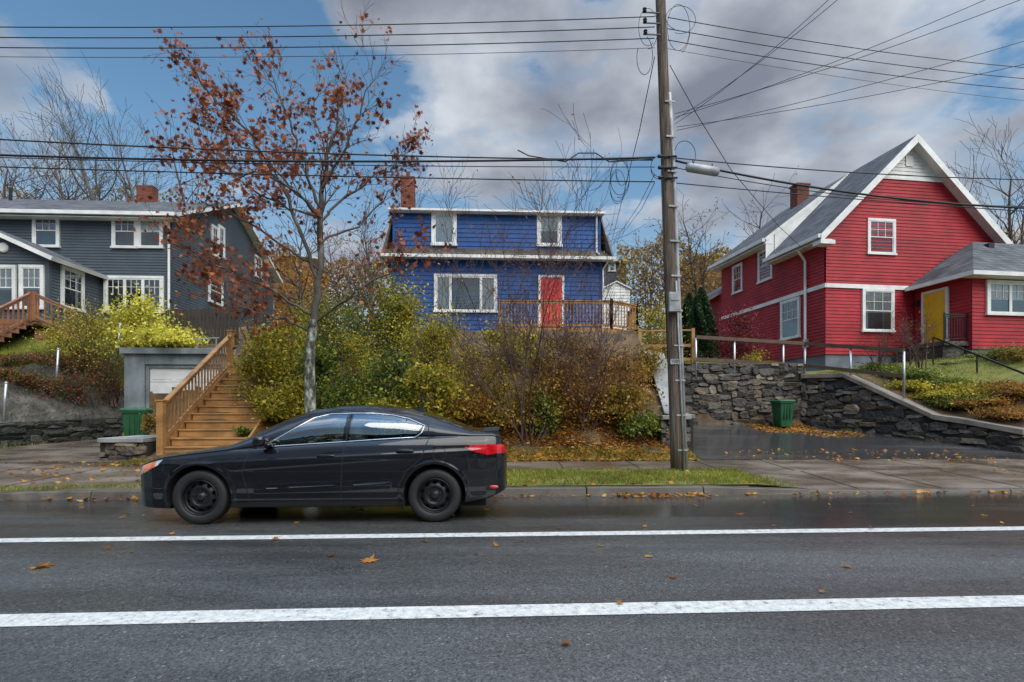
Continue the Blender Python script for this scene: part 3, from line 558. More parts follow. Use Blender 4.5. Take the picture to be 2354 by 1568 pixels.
# ---------------------------------------------------------------- walls of stone
def stonewall(name,A,B,zb,zt,label,mat='stone',thick=.35,cop=None,copm='concdark',row=(.10,.30),wid=(.14,.6),ct=.1):
    A=np.array(A,float);B=np.array(B,float); L=np.linalg.norm(B-A); U=(B-A)/L; N=np.array([U[1],-U[0]])
    e=empty(name,label,'stone wall',(A[0],A[1],min(zb(0),zb(1))))
    O=np.array([A[0],A[1],min(zb(0),zb(1))])
    core=MB(); K=14
    pts=lambda s,n,z: (U[0]*s*L+N[0]*n,U[1]*s*L+N[1]*n,z-O[2])
    for i in range(K):
        a,b=i/K,(i+1)/K; core.hexa([pts(a,-.0,zb(a)-.3),pts(b,-.0,zb(b)-.3),pts(b,-thick,zb(b)-.3),pts(a,-thick,zb(a)-.3),pts(a,-.0,zt(a)-.01),pts(b,-.0,zt(b)-.01),pts(b,-thick,zt(b)-.01),pts(a,-thick,zt(a)-.01)])
    core.obj('wall_core',[M['mortar']],e)
    st=MB(); z=min(zb(0),zb(1))-.1; zmax=max(zt(t) for t in np.linspace(0,1,12))
    wv=lambda s,z: .09*math.sin(s*1.7+z*2)+.06*math.sin(s*4.1+z*5)
    while z<zmax:
        h=R.uniform(*row); s=R.uniform(-.2,0)
        while s<L:
            w=R.uniform(*wid)*(1.0 if h>.15 else .75); s0=max(s,0);s1=min(s+w,L); s+=w
            if s1-s0<.05: continue
            m=(s0+s1)/2/L
            sp_=R.uniform(.35,.65)
            subs=[(0,1)] if (h<.17 or R.random()<.55) else [(0,sp_),(sp_,1)]
            for (q0,q1) in subs:
                zz=z+h*q0+wv(s0,z)+R.uniform(-.015,.015); hh=min(h*(q1-q0)*R.uniform(.95,1.15),zt(m)-zz-.01)
                if hh<.035 or zz+hh<zb(m)-.1: continue
                cx=(s0+s1)/2; cz=zz+hh/2; hw=(s1-s0)/2+.004; hv=hh/2+.003; V=[];n=9; out=R.uniform(.01,.07)
                an=[2*math.pi*(i+R.uniform(-.4,.4))/n for i in range(n)]; jr=[R.uniform(.88,1.2) for _ in range(n)]; tx,tz=R.uniform(-.035,.035),R.uniform(-.035,.035); pw=R.uniform(.6,1.0)
                for k,(sc,dp) in enumerate(((1,-.03),(.97,out*.75),(.8,out))):
                    for t,j in zip(an,jr):
                        c,s_=math.cos(t),math.sin(t); q=max(abs(c),abs(s_))**pw/j; V.append(pts((cx+c/q*hw*sc)/L,(dp+tx*c+tz*s_) if k else dp,cz+s_/q*hv*sc))
                Fc=[tuple(2*n+i for i in range(n))]
                for k in range(2):
                    for i in range(n): Fc.append((k*n+i,k*n+(i+1)%n,(k+1)*n+(i+1)%n,(k+1)*n+i))
                st.add(V,Fc)
        z+=h
    st.obj('stonework',[M[mat]],e)
    if cop:
        c=MB(); ks=cop
        for a,b in zip(ks[:-1],ks[1:]):
            c.hexa([pts(a,.10,zt(a)),pts(b,.10,zt(b)),pts(b,-thick-.05,zt(b)),pts(a,-thick-.05,zt(a)),pts(a,.10,zt(a)+ct),pts(b,.10,zt(b)+ct),pts(b,-thick-.05,zt(b)+ct),pts(a,-thick-.05,zt(a)+ct)])
        c.obj('coping',[M[copm]],e,bevel=.015)
    return e
M['coping']=pm('brown_coping_concrete',[(.3,(.16,.135,.11)),(.7,(.30,.255,.21))],scale=2.2,rough=.6,bump=.5,bscale=22,dirt=(1.5,.6))
wtop=lambda s: float(np.interp(s,[0,.238,.668,.79,1,1.3],[2.36,2.33,1.07,.96,.72,.4]))
stonewall('retaining_wall',(9.5,17.8),(12.35,13.1),lambda s:.88-.62*s,wtop,'rubble stone retaining wall stepping down beside the driveway',cop=[0,.238,.668,.79,1.0],copm='coping',ct=.14)
stonewall('retaining_wall',(12.4,13.03),(16.5,12.75),lambda s:.2,lambda s:.72-.1*s,'low rubble stone wall along the pavement edge',cop=[0,.5,1],copm='coping')
stonewall('retaining_wall',(4.2,17.55),(9.5,17.82),lambda s:.84,lambda s:2.86,'tall dark rubble stone wall at the driveway end')
stonewall('retaining_wall',(4.12,17.3),(3.98,13.0),lambda s:.85-.6*s,lambda s:float(np.interp(s,[0,.3,.78,.8,1],[3.1,2.9,1.15,1.15,1.12])),'stone retaining wall with pale sloping coping by the driveway',cop=[0,.3,.78,1],copm='conc')
stonewall('stone_pillar',(3.55,12.95),(4.25,12.98),lambda s:.22,lambda s:1.1,'stubby stone pillar with concrete cap beside the driveway',cop=[0,1],copm='conc')
stonewall('garden_wall',(-14.3,11.6),(-13.1,13.9),lambda s:.22+.1*s,lambda s:.75+.2*s,'low dark rubble wall beside the garage drive',mat='stonedark')
stonewall('garden_wall',(-13.1,13.9),(-11.75,16.6),lambda s:.3+.18*s,lambda s:1.0+.12*s,'low dark rubble wall beside the garage drive',mat='stonedark')
stonewall('stone_plinth',(-8.9,11.75),(-7.95,11.8),lambda s:.2,lambda s:.62,'low stone plinth with concrete slab beside wooden stairs',cop=[0,1],copm='conc',thick=1.3)
# ---------------------------------------------------------------- planes & siding
class Pl:
    def __init__(s,H,o,u): s.H=H;s.o=o;s.u=u;s.n=(u[1],-u[0])
    def pt(s,u,n,z): return (s.o[0]+s.u[0]*u+s.n[0]*n,s.o[1]+s.u[1]*u+s.n[1]*n,z)
    def uv(s,px,py):
        L=s.H.location; a=s.H.rotation_euler[2]; c,q=math.cos(a),math.sin(a)
        O=(L[0]+c*s.o[0]-q*s.o[1],L[1]+q*s.o[0]+c*s.o[1]); U=(c*s.u[0]-q*s.u[1],q*s.u[0]+c*s.u[1])
        k=(px-CX)/F; u=(k*O[1]-O[0])/(U[0]-k*U[1]); d=O[1]+u*U[1]
        return u,CH+(HY-py)/F*d-L[2]
def clip(poly,z,keep_above):
    out=[];n=len(poly)
    for i in range(n):
        a,b=poly[i],poly[(i+1)%n]; ia=(a[1]>=z)==keep_above; ib=(b[1]>=z)==keep_above
        if ia: out.append(a)
        if ia!=ib and abs(b[1]-a[1])>1e-9:
            t=(z-a[1])/(b[1]-a[1]); out.append((a[0]+(b[0]-a[0])*t,z))
    return out
def siding(mb,pl,poly,pitch=.12,th=.022,m=0,base=0.0):
    z0=min(p[1] for p in poly); z1=max(p[1] for p in poly); z=z0
    while z<z1-1e-4:
        zt=min(z+pitch,z1); q=clip(clip(poly,z,True),zt,False) if zt<z1 else clip(poly,z,True)
        if len(q)>=3:
            V=[pl.pt(u,base+th*(1-(zz-z)/pitch),zz) for u,zz in q]; mb.add(V,[tuple(range(len(V)))],m)
            lo=[u for u,zz in q if abs(zz-z)<1e-6]
            if len(lo)>=2: a,b=min(lo),max(lo); mb.add([pl.pt(a,base,z),pl.pt(b,base,z),pl.pt(b,base+th,z),pl.pt(a,base+th,z)],[(0,1,2,3)],m)
        z=zt
def window(pl,px0,px1,py0,py1,parent,style='double',cols=3,curt=.5,fw=.1,room='room'):
    c=((px0+px1)/2,(py0+py1)/2); u0=pl.uv(px0,c[1])[0];u1=pl.uv(px1,c[1])[0]
    um=(px0+px1)/2; z1=pl.uv(um,py0)[1]; z0=pl.uv(um,py1)[1]
    if u0>u1: u0,u1=u1,u0
    f=MB(); f.pbox(pl,u0,u1,.0,.085,z1-fw,z1); f.pbox(pl,u0-.03,u1+.03,.0,.11,z0,z0+fw*.8); f.pbox(pl,u0,u0+fw,.0,.08,z0+fw*.8,z1-fw); f.pbox(pl,u1-fw,u1,.0,.08,z0+fw*.8,z1-fw)
    a,b,lo,hi=u0+fw,u1-fw,z0+fw*.8,z1-fw; zm=(lo+hi)/2; t=.035
    def sash(a,b,lo,hi,n0,w=t):
        f.pbox(pl,a,a+w,n0,n0+.025,lo,hi); f.pbox(pl,b-w,b,n0,n0+.025,lo,hi); f.pbox(pl,a+w,b-w,n0,n0+.025,lo,lo+w); f.pbox(pl,a+w,b-w,n0,n0+.025,hi-w,hi)
    def grid(a,b,lo,hi,c,r,n0):
        for i in range(1,c): x=a+(b-a)*i/c; f.pbox(pl,x-.009,x+.009,n0+.002,n0+.014,lo,hi)
        for i in range(1,r): z=lo+(hi-lo)*i/r; f.pbox(pl,a,b,n0+.003,n0+.013,z-.009,z+.009)
    if style=='double':
        sash(a,b,zm-.02,hi,.045); sash(a,b,lo,zm+.01,.038)
        if cols: grid(a+t,b-t,zm,hi-t,cols,2,.045)
    elif style=='picture':
        w=(b-a)*.24; sash(a,a+w,lo,hi,.045,.05); sash(a+w,b-w,lo,hi,.042,.05); sash(b-w,b,lo,hi,.045,.05)
    elif style=='triple':
        w=(b-a)/3
        for i in range(3):
            sash(a+i*w,a+(i+1)*w,lo,hi,.045,.055); grid(a+i*w+t,a+(i+1)*w-t,zm,hi-t,3,2,.045)
    elif style=='single': sash(a,b,lo,hi,.045)
    fr=f.obj('window',[M['white']],parent)
    Qd=lambda p,q,n,l,h: MB().add([pl.pt(p,n,l),pl.pt(q,n,l),pl.pt(q,n,h),pl.pt(p,n,h)],[(0,1,2,3)])
    Qd(a,b,.043,lo,hi).obj('pane',[M['glass']],fr)
    Qd(a,b,.027,lo,hi).obj('room_backing',[M[room]],fr)
    if curt=='blind': Qd(a,b,.033,lo+(hi-lo)*.45,hi).obj('curtain',[M['curtain']],fr)
    elif curt=='full': Qd(a,b,.033,lo,hi).obj('curtain',[M['curtain']],fr)
    elif curt:
        w=(b-a)*.22
        for (p,q) in ((a,a+w),(b-w,b)): Qd(p,q,.033,lo,hi).obj('curtain',[M['curtain']],fr)
    return fr
def door(pl,px0,px1,py0,py1,parent,mat,zb=None):
    cy=(py0+py1)/2;u0=pl.uv(px0,cy)[0];u1=pl.uv(px1,cy)[0]
    if u0>u1:u0,u1=u1,u0
    um=(px0+px1)/2; z1=pl.uv(um,py0)[1];z0=pl.uv(um,py1)[1] if zb is None else zb
    d=MB(); d.pbox(pl,u0,u1,0,.05,z0,z1)
    w=(u1-u0); h=z1-z0
    for (a,b) in ((.14,.46),(.54,.86)):
        for (c,e) in ((.08,.42),(.5,.78),(.84,.94)): d.pbox(pl,u0+w*a,u0+w*b,.05,.058,z0+h*c,z0+h*e)
    D=d.obj('door',[mat],parent,bevel=.004)
    MB().blob(pl.pt(u0+w*.12,.09,z0+h*.47),(.03,.03,.03),1).obj('handle',[M['steel']],D,smooth=True)
    f=MB(); f.pbox(pl,u0-.1,u0-.004,0,.08,z0,z1+.1); f.pbox(pl,u1+.004,u1+.1,0,.08,z0,z1+.1); f.pbox(pl,u0-.004,u1+.004,0,.075,z1+.004,z1+.1)
    f.obj('door_frame',[M['white']],parent)
    return D
ANG=math.atan(TS)
def blue():
    O=at(900,0,22); E=empty('blue_house','blue clapboard house with mansard roof and red door on a bank','house',(O.x,22,4.1),ANG)
    W=8.6;Dp=8; z0,ze,zt=0,3.42,5.3
    FR=Pl(E,(0,0),(1,0)); LF=Pl(E,(0,Dp),(0,-1)); RT=Pl(E,(W,0),(0,1)); UP=Pl(E,(0,.12),(1,0)); BK=Pl(E,(W,Dp),(-1,0))
    w=MB()
    for p,l in ((FR,W),(LF,Dp),(RT,Dp),(BK,W)): siding(w,p,[(0,z0),(l,z0),(l,ze),(0,ze)],.18,.025)
    w.pbox(FR,-.01,.1,.0,.035,z0,ze,0); w.pbox(FR,W-.1,W+.01,.0,.035,z0,ze,0)
    w.obj('wall',[M['blue']],E)
    u=MB(); siding(u,UP,[(.04,3.6),(W-.04,3.6),(W-.04,zt),(.04,zt)],.18,.025); u.pbox(UP,.03,.13,0,.035,3.62,zt); u.pbox(UP,W-.13,W-.03,0,.035,3.62,zt)
    u.obj('upper_wall',[M['blue']],E)
    r=MB(); o=.42
    r.slab([(-o,-o,ze),(W+o,-o,ze),(W-.02,.12,ze+.45),(.02,.12,ze+.45)],.05,0,1)
    r.slab([(W+o,-o,ze),(W+o,Dp+o,ze),(W+.0,Dp-.2,zt+.0),(W+.0,.1,zt+.0)],.06,0,1)
    r.slab([(-o,Dp+o,ze),(-o,-o,ze),(0,.1,zt),(0,Dp-.2,zt)],.06,0,1)
    r.slab([(-o,Dp+o,ze),(W+o,Dp+o,ze),(W,Dp-.2,zt),(0,Dp-.2,zt)],.06,0,1)
    r.slab([(-.08,-.12,zt+.08),(W+.08,-.12,zt+.08),(W+.08,Dp/2,zt+.3),(-.08,Dp/2,zt+.3)],.08,0,1)
    r.slab([(-.08,Dp/2,zt+.3),(W+.08,Dp/2,zt+.3),(W+.08,Dp,zt+.08),(-.08,Dp,zt+.08)],.08,0,1)
    rf=r.obj('roof',[M['roofbrown'],M['conc']],E)
    t=MB(); t.box(-o-.02,-o-.1,ze-.1,W+o+.02,-o,ze+.02); t.box(-o,-o,ze-.06,W+o,-.03,ze-.02); t.box(-.1,-.22,zt-.02,W+.1,-.13,zt+.06); t.box(-.06,-.13,zt-.04,W+.06,.09,zt-.01)
    t.obj('gutter',[M['white']],E)
    c=MB(); c.box(-.02,2.6,zt-.3,.56,3.2,zt+2.45); c.box(-.06,2.56,zt+2.45,.6,3.24,zt+2.53,0); c.tube([(.27,2.9,zt+2.5),(.27,2.9,zt+2.85)],.09,10); c.obj('chimney',[M['brick']],rf)
    d=MB(); d.tube([(W-.22,.02,zt),(W-.22,.02,ze+.35),(W-.22,-.45,ze+.15)],.04,8); d.obj('downpipe',[M['white']],E)
    d=MB(); d.tube([(W+.2,-.45,ze-.1),(W+.02,-.12,ze-.4),(W+.02,-.1,.2)],.04,8); d.obj('downpipe',[M['white']],E)
    window(UP,992,1050,487,566,E,'single',curt='full',fw=.14); window(UP,1234,1291,489,568,E,'single',curt='blind',fw=.14)
    window(FR,998,1143,631,719,E,'picture',curt=.3,fw=.09)
    door(FR,1243,1291,639,752,E,M['reddoor'])
    MB().pbox(FR,FR.uv(1303,700)[0],FR.uv(1316,700)[0],.02,.14,FR.uv(1303,708)[1],FR.uv(1303,695)[1]).obj('letter_box',[M['blackmetal']],E,bevel=.01)
    fo=MB(); fo.box(.04,.04,-1.2,W-.04,Dp-.04,-.001); fo.obj('foundation',[M['found']],E)
blue()
def railing(mb,A,B,h,n,post=True,m=0,w=.035,top=.09,bot=.1):
    A=Vector(A);B=Vector(B); up=Vector((0,0,1))
    mb.beam(A+up*h,B+up*h,top,.04,m); mb.beam(A+up*(h-.07),B+up*(h-.07),min(.04,top*.6),.08 if w>.02 else .03,m); mb.beam(A+up*bot,B+up*bot,.04,.08 if w>.02 else .03,m)
    for i in range(n):
        t=(i+.5)/n; p=A.lerp(B,t); mb.beam(p+up*(bot+.02),p+up*(h-.1),w,w,m)
    if post:
        pw=.1 if w>.02 else .04
        for p in (A,B): mb.beam(p-up*.05,p+up*(h+.06),pw,pw,m)
def deck():
    A=at(1150,0,19.9);B=at(1406,0,19.9);C=at(1466,0,20.9)
    E=empty('wooden_deck','stained wooden deck with railing at the blue house door','deck',(A.x,19.9,4.35),0)
    w=B.x-A.x; c=(C.x-A.x,1.0); f=MB()
    f.add([(0,0,0),(w,0,0),(c[0],c[1],0),(c[0],2.6,0),(0,2.3,0),(0,0,-.18),(w,0,-.18),(c[0],c[1],-.18),(c[0],2.6,-.18),(0,2.3,-.18)],[(0,1,2,3,4),(9,8,7,6,5),(0,5,6,1),(1,6,7,2),(2,7,8,3),(3,8,9,4),(4,9,5,0)])
    f.obj('deck_floor',[M['wood']],E)
    for a,b,n in (((0,.05,0),(w,.05,0),34),((w,.05,0),(c[0]-.04,c[1],0),9),((c[0]-.04,c[1],0),(c[0]-.04,2.5,0),10)):
        r=MB(); railing(r,a,b,1.0,n); r.obj('railing',[M['wood']],E)
    k=MB()
    for i in range(9):
        a=Vector((w,.03,-.19-.12*i)); b=Vector((c[0],c[1]-.02,-.19-.12*i)); k.beam(a-Vector((0,0,.055)),b-Vector((0,0,.055)),.03,.11)
        k.beam((w*.6,.0,-.245-.12*i),(w-.02,.0,-.245-.12*i),.03,.11)
    k.obj('skirting',[M['wood']],E)
deck()
def lowrail():
    E=empty('wooden_rail_fence','simple stained wooden rail fence above the stone wall','fence',(at(1470,0,18).x,18,2.7),0)
    o=E.location; m=MB(); a=at(1470,0,18).x-o.x; b=at(1594,0,17.75).x-o.x
    zt=at(0,760,17.9).z-2.7
    m.beam((a,0,zt),(b,-.2,zt),.09,.05); m.beam((a,0,zt-.5),(b,-.2,zt-.5),.05,.09); m.beam((b,-.2,zt-.95),(a,0,zt-.95),.05,.09)
    m.beam((b,-.2,-.1),(b,-.2,zt+.06),.1,.1); m.beam((a,0,-.1),(a,0,zt+.06),.1,.1)
    m.obj('rails',[M['wood']],E)
lowrail()
def shed():
    p=at(1386,690,26); E=empty('garden_shed','small white garden shed with low gable roof','shed',(p.x,26,4.6),ANG)
    w=1.3; zt=at(0,663,26).z-4.6; P=Pl(E,(0,0),(1,0)); m=MB(); siding(m,P,[(0,0),(w,0),(w,zt),(w/2,zt+.3),(0,zt)],.15,.02)
    m.box(.02,.02,0,w-.02,1.6,zt-.02); m.obj('wall',[M['white']],E)
    r=MB(); r.slab([(-.08,-.1,zt),(w/2,-.1,zt+.36),(w/2,1.7,zt+.36),(-.08,1.7,zt)],.05); r.slab([(w/2,-.1,zt+.36),(w+.08,-.1,zt),(w+.08,1.7,zt),(w/2,1.7,zt+.36)],.05); r.obj('roof',[M['white']],E)
shed()
def farhouse(px0,px1,d,top,eave,base,mat,label,wins):
    p=at(px0,0,d); zb=hz(p.x,d)-.3; E=empty('distant_house',label,'house',(p.x,d,zb),0); w=(px1-px0)/F*d
    ze=CH+(HY-eave)/F*d-zb; zt=CH+(HY-top)/F*d-zb; P=Pl(E,(0,0),(1,0)); m=MB(); siding(m,P,[(0,0),(w,0),(w,ze),(0,ze)],.2,.02); m.box(.01,.03,0,w-.01,7,ze-.01); m.obj('wall',[mat],E)
    r=MB(); r.slab([(-.3,-.4,ze-.1),(w+.3,-.4,ze-.1),(w+.3,3.5,zt),(-.3,3.5,zt)],.12,0,1); r.slab([(-.3,3.5,zt),(w+.3,3.5,zt),(w+.3,7.4,ze-.1),(-.3,7.4,ze-.1)],.12,0,1); r.obj('roof',[M['roofgrey'],M['white']],E)
    for a in wins: window(P,*a,E,'double',curt=None,cols=0)
farhouse(1390,1440,42,585,597,700,M['grey'],'dark grey house far behind the gardens',[(1398,1415,602,625)])
farhouse(1600,1700,52,575,585,650,M['brick'],'brown brick house behind the autumn trees',[])
farhouse(630,680,40,560,585,700,M['wood'],'tan house far behind the gardens',[])
def greyh():
    O=at(395,0,21.5); zb=4.3; E=empty('grey_house','dark grey sided house with gabled porch and wooden steps','house',(O.x,21.5,zb),ANG)
    W=12;Dp=10.4; ze=at(0,492,21.5).z-zb; zr=at(0,472,26.7).z-zb
    FR=Pl(E,(-W,0),(1,0)); RT=Pl(E,(0,0),(0,1)); w=MB()
    siding(w,FR,[(0,0),(W,0),(W,ze),(0,ze)],.11,.02); siding(w,RT,[(0,0),(Dp,0),(Dp,ze),(Dp/2,zr-.15),(0,ze)],.11,.02)
    w.box(-W,.05,0,-.05,Dp,ze-.05); w.obj('wall',[M['grey']],E)
    MB().box(-W,.03,-1.2,-.03,Dp,-.002).obj('foundation',[M['found']],E)
    r=MB(); o=.45; sl=(zr-ze)/(Dp/2)
    r.slab([(-W-.3,-o,ze-sl*o+.1),(.4,-o,ze-sl*o+.1),(.4,Dp/2,zr+.1),(-W-.3,Dp/2,zr+.1)],.14,0,1); r.slab([(-W-.3,Dp/2,zr+.1),(.4,Dp/2,zr+.1),(.4,Dp+o,ze-sl*o+.1),(-W-.3,Dp+o,ze-sl*o+.1)],.14,0,1)
    rf=r.obj('roof',[M['roofgrey'],M['white']],E)
    t=MB(); t.box(-W-.3,-o-.12,ze-sl*o-.05,.42,-o-.0,ze-sl*o+.09); t.box(-W,-o,ze-.33,.35,-.03,ze-.29); t.obj('gutter',[M['white']],E)
    c=MB(); q=at(342,0,26.5).x-O.x; c.box(q,4.7,zr-.8,q+.75,5.15,zr+.7); c.obj('chimney',[M['brick']],rf)
    v=MB(); q=at(70,0,26).x-O.x; v.tube([(q,4.2,zr-.5),(q,4.2,zr+.25)],.07,8); v.obj('vent_pipe',[M['blackmetal']],rf)
    MB().tube([(-.07,-.08,ze-.3),(-.07,-.08,.1)],.045,8).obj('downpipe',[M['white']],E)
    window(FR,77,139,490,570,E,cols=3,curt=None); window(FR,259,318,492,572,E,cols=3,curt=None); window(FR,318,376,492,572,E,cols=3,curt='blind')
    window(FR,241,378,635,720,E,'triple',curt=None)
    window(RT,484,500,520,590,E,cols=2,curt=None); window(RT,500,514,520,592,E,cols=2,curt=None); window(RT,585,600,590,640,E,cols=2,curt=None); window(RT,478,510,640,700,E,cols=2,curt=None)
    pc=at(112,0,18.8); a=math.atan(TS); lx=(pc.x-O.x)*math.cos(a)+(18.8-21.5)*math.sin(a); ly=-(pc.x-O.x)*math.sin(a)+(18.8-21.5)*math.cos(a)
    wp=4.6; zp=at(0,592,18.8).z-zb; pk=zp+1.05; PF=Pl(E,(lx-wp,ly),(1,0)); PR=Pl(E,(lx,ly),(0,1)); m=MB()
    siding(m,PF,[(0,0),(wp,0),(wp,zp),(wp/2,pk),(0,zp)],.11,.02); siding(m,PR,[(0,0),(-ly,0),(-ly,zp),(0,zp)],.11,.02); m.box(lx-wp,ly+.04,0,lx-.03,-.02,zp-.03)
    P=m.obj('porch',[M['grey']],E)
    r=MB(); s=1.05/(wp/2); oo=.35
    r.slab([(lx-wp/2,ly-.3,pk+.12),(lx+oo,ly-.3,zp+.12-s*oo),(lx+oo,.1,zp+.12-s*oo),(lx-wp/2,.1,pk+.12)],.14,0,1); r.slab([(lx-wp/2,ly-.3,pk+.12),(lx-wp-oo,ly-.3,zp+.12-s*oo),(lx-wp-oo,.1,zp+.12-s*oo),(lx-wp/2,.1,pk+.12)],.14,0,1)
    r.obj('porch_roof',[M['roofgrey'],M['white']],E)
    MB().box(lx-.08,ly-.03,0,lx+.035,ly+.08,zp-.02).obj('corner_board',[M['grey']],E)
    window(PF,47,104,610,712,E,cols=3,curt='blind'); window(PF,-20,40,610,712,E,cols=3,curt='blind'); window(PR,138,190,618,713,E,cols=3,curt=None)
    cv=PF.uv(10,570); vm=MB(); vm.lathe([(.0,-.09),(.13,-.09),(.17,-.06),(.17,0)],20,PF.pt(cv[0],0,cv[1]),0)
    vm.obj('gable_vent',[M['white']],E)
greyh()
def psteps():
    d=18.0; A=at(-60,770,d); E=empty('porch_steps','brown wooden steps and railing of the grey house','steps',(A.x,d,3.6),ANG); O=E.location
    zt=at(0,735,d).z-3.6; m=MB(); xr=at(85,0,d).x-O.x
    m.box(-1.5,-.2,zt-.15,xr,.8,zt)
    for i in range(7): m.box(-1.2,-.25-.27*(i+1),zt-.17*(i+1)-.04,xr-.05,-.2-.27*i,zt-.17*(i+1)); m.box(-1.2,-.23-.27*i,zt-.17*(i+1),xr-.05,-.21-.27*i,zt-.17*i-.01)
    m.box(xr+.0,-.2,zt-1.3,xr+.9,.8,zt-.9)
    for i in range(6): m.box(xr+.01,-.22,zt-.9+.14*i-.3,xr+1.5,-.19,zt-.9+.14*i-.18)
    m.obj('steps',[M['woodred']],E)
    for a,b,h,n in (((xr,-.2,zt),(xr+1.05,.1,zt-.5),.85,6),((xr-.1,-.25,zt-.05),(xr-.1,-2.1,zt-1.2),.9,10),((xr-1.3,-.25,zt-.05),(xr-1.3,-2.1,zt-1.2),.9,10)):
        r=MB(); railing(r,a,b,h,n,w=.04); r.obj('railing',[M['woodred']],E)
psteps()
def redh():
    zb=2.65; a=math.atan(.1416); E=empty('red_house','red shingled gable house with white trim and yellow door','house',(12.1,21,zb),a)
    W=7.63; Dp=7.6; FR=Pl(E,(0,0),(1,0)); LF=Pl(E,(0,Dp),(0,-1)); w=MB()
    zE,zP,pk=5.32,9.38,3.6
    rl=lambda u: zE+(u+.5)*(zP-zE)/(pk+.5) if u<=pk else zP-(u-pk)*(zP-5.05)/(8.15-pk)
    wb=7.75
    uL=pk-(rl(pk)-.12-wb)/((zP-zE)/(pk+.5)); uR=pk+(rl(pk)-.12-wb)/((zP-5.05)/(8.15-pk))
    siding(w,FR,[(0,.85),(W,.85),(W,3.42),(0,3.42)],.13,.02); siding(w,FR,[(0,3.58),(W,3.58),(W,rl(W)-.12),(uR,wb),(uL,wb),(0,rl(0)-.12)],.13,.02,base=.03)
    w.add([FR.pt(0,0,3.58),FR.pt(W,0,3.58),FR.pt(W,.05,3.58),FR.pt(0,.05,3.58)],[(0,1,2,3)])
    siding(w,LF,[(0,.85),(Dp,.85),(Dp,3.42),(0,3.42)],.13,.02); siding(w,LF,[(Dp-3.1,3.58),(Dp,3.58),(Dp,5.7),(Dp-3.1,5.7)],.13,.02,base=.03)
    siding(w,LF,[(0,3.58),(Dp-3.1,3.58),(Dp-3.1,6.5),(0,6.5)],.13,.02,base=.03)
    w.box(.02,.03,.85,W-.02,Dp,5.3)
    w.obj('wall',[M['red']],E)
    MB().box(.03,.03,-1.0,W,Dp-.03,.849).obj('foundation',[M['found']],E)
    g=MB(); siding(g,FR,[(uL,wb+.08),(uR,wb+.08),(pk,rl(pk)-.12)],.14,.02,base=.03); g.pbox(FR,uL-.05,uR+.05,.0,.075,wb,wb+.08)
    g.pbox(FR,pk-.16,pk+.16,.05,.08,wb+.55,wb+.95); g.obj('gable_panel',[M['white']],E)
    g=MB(); g.pbox(FR,-.03,W+.03,0,.06,3.42,3.58); g.pbox(LF,0,Dp+.06,0,.06,3.42,3.58)
    g.obj('trim_band',[M['white']],E)
    r=MB(); f=-.42
    r.slab([(-.5,f,zE),(pk,f,zP),(pk,3.1,zP),(-.5,3.1,zE)],.14,0,1)
    r.slab([(-.5,3.12,6.3),(pk,3.12,zP+.02),(pk,Dp+.4,zP+.02),(-.5,Dp+.4,6.3)],.16,0,1)
    r.slab([(pk,f,zP),(8.15,f,5.05),(8.15,Dp+.4,5.05),(pk,Dp+.4,zP)],.14,0,1)
    r.add([(-.45,3.13,5.4),(pk,3.13,zP-.12),(-.45,3.13,6.2)],[(0,1,2)],1)
    rf=r.obj('roof',[M['roofgrey'],M['white']],E)
    b=MB()
    for (u0,z0,u1,z1) in ((-.52,zE-.03,pk,zP-.02),(pk,zP-.02,8.17,5.02)):
        b.add([(u0,f-.04,z0-.28),(u1,f-.04,z1-.3),(u1,f-.04,z1+.03),(u0,f-.04,z0+.03),(u0,f-.004,z0-.28),(u1,f-.004,z1-.3),(u1,f-.004,z1+.03),(u0,f-.004,z0+.03)],[(0,1,2,3),(7,6,5,4),(0,4,5,1),(3,2,6,7),(0,3,7,4),(1,5,6,2)])
        b.add([(u0,f,z0-.16),(u1,f,z1-.17),(u1,-.03,z1-.17),(u0,-.03,z0-.16)],[(0,1,2,3)])
    b.box(-.62,f,zE-.12,-.5,3.1,zE+.02); b.box(-.5,f,zE-.2,-.03,3.1,zE-.16); b.box(-.62,3.12,6.14,-.5,Dp+.4,6.29); b.box(-.5,3.12,6.05,-.03,Dp+.4,6.1)
    b.box(-.55,f-.05,zE-.35,.05,0-.02,zE-.2); b.box(W-.05,f-.05,4.72,8.18,-.02,4.86)
    b.obj('bargeboard',[M['white']],E)
    c=MB(); c.box(pk-.75,5.6,zP-.8,pk-.1,6.15,zP+.5); c.box(pk-.8,5.55,zP+.5,pk-.05,6.2,zP+.58); c.obj('chimney',[M['brick']],rf)
    window(FR,1992,2056,504,587,E,cols=3,curt=None); window(FR,1980,2053,665,764,E,cols=3,curt='blind')
    window(LF,1745,1778,572,647,E,cols=3,curt='blind'); window(LF,1686,1709,608,674,E,cols=3,curt=None); window(LF,1797,1841,688,780,E,cols=3,curt=None)
    q=LF.uv(1857,700)[0]; MB().tube([LF.pt(q-.0,.45,5.15),LF.pt(q,.12,4.7),LF.pt(q,.12,.9)],.05,8).obj('downpipe',[M['white']],E)
    MB().pbox(LF,q-.1,q+.12,.03,.16,1.2,1.55).obj('meter_box',[M['steel']],E,bevel=.01)
    x=MB(); XL=Pl(E,(.1,Dp+3),(0,-1)); siding(x,XL,[(0,.5),(2.98,.5),(2.98,4.9),(0,4.9)],.13,.02); x.box(.13,Dp+.02,0,5,Dp+3,4.9); x.obj('rear_extension',[M['red']],E)
    x=MB(); x.slab([(-.35,Dp+.42,4.75),(1.9,Dp+.42,6.1),(1.9,Dp+3.3,6.1),(-.35,Dp+3.3,4.75)],.12,0,1); x.obj('extension_roof',[M['roofgrey'],M['white']],E)
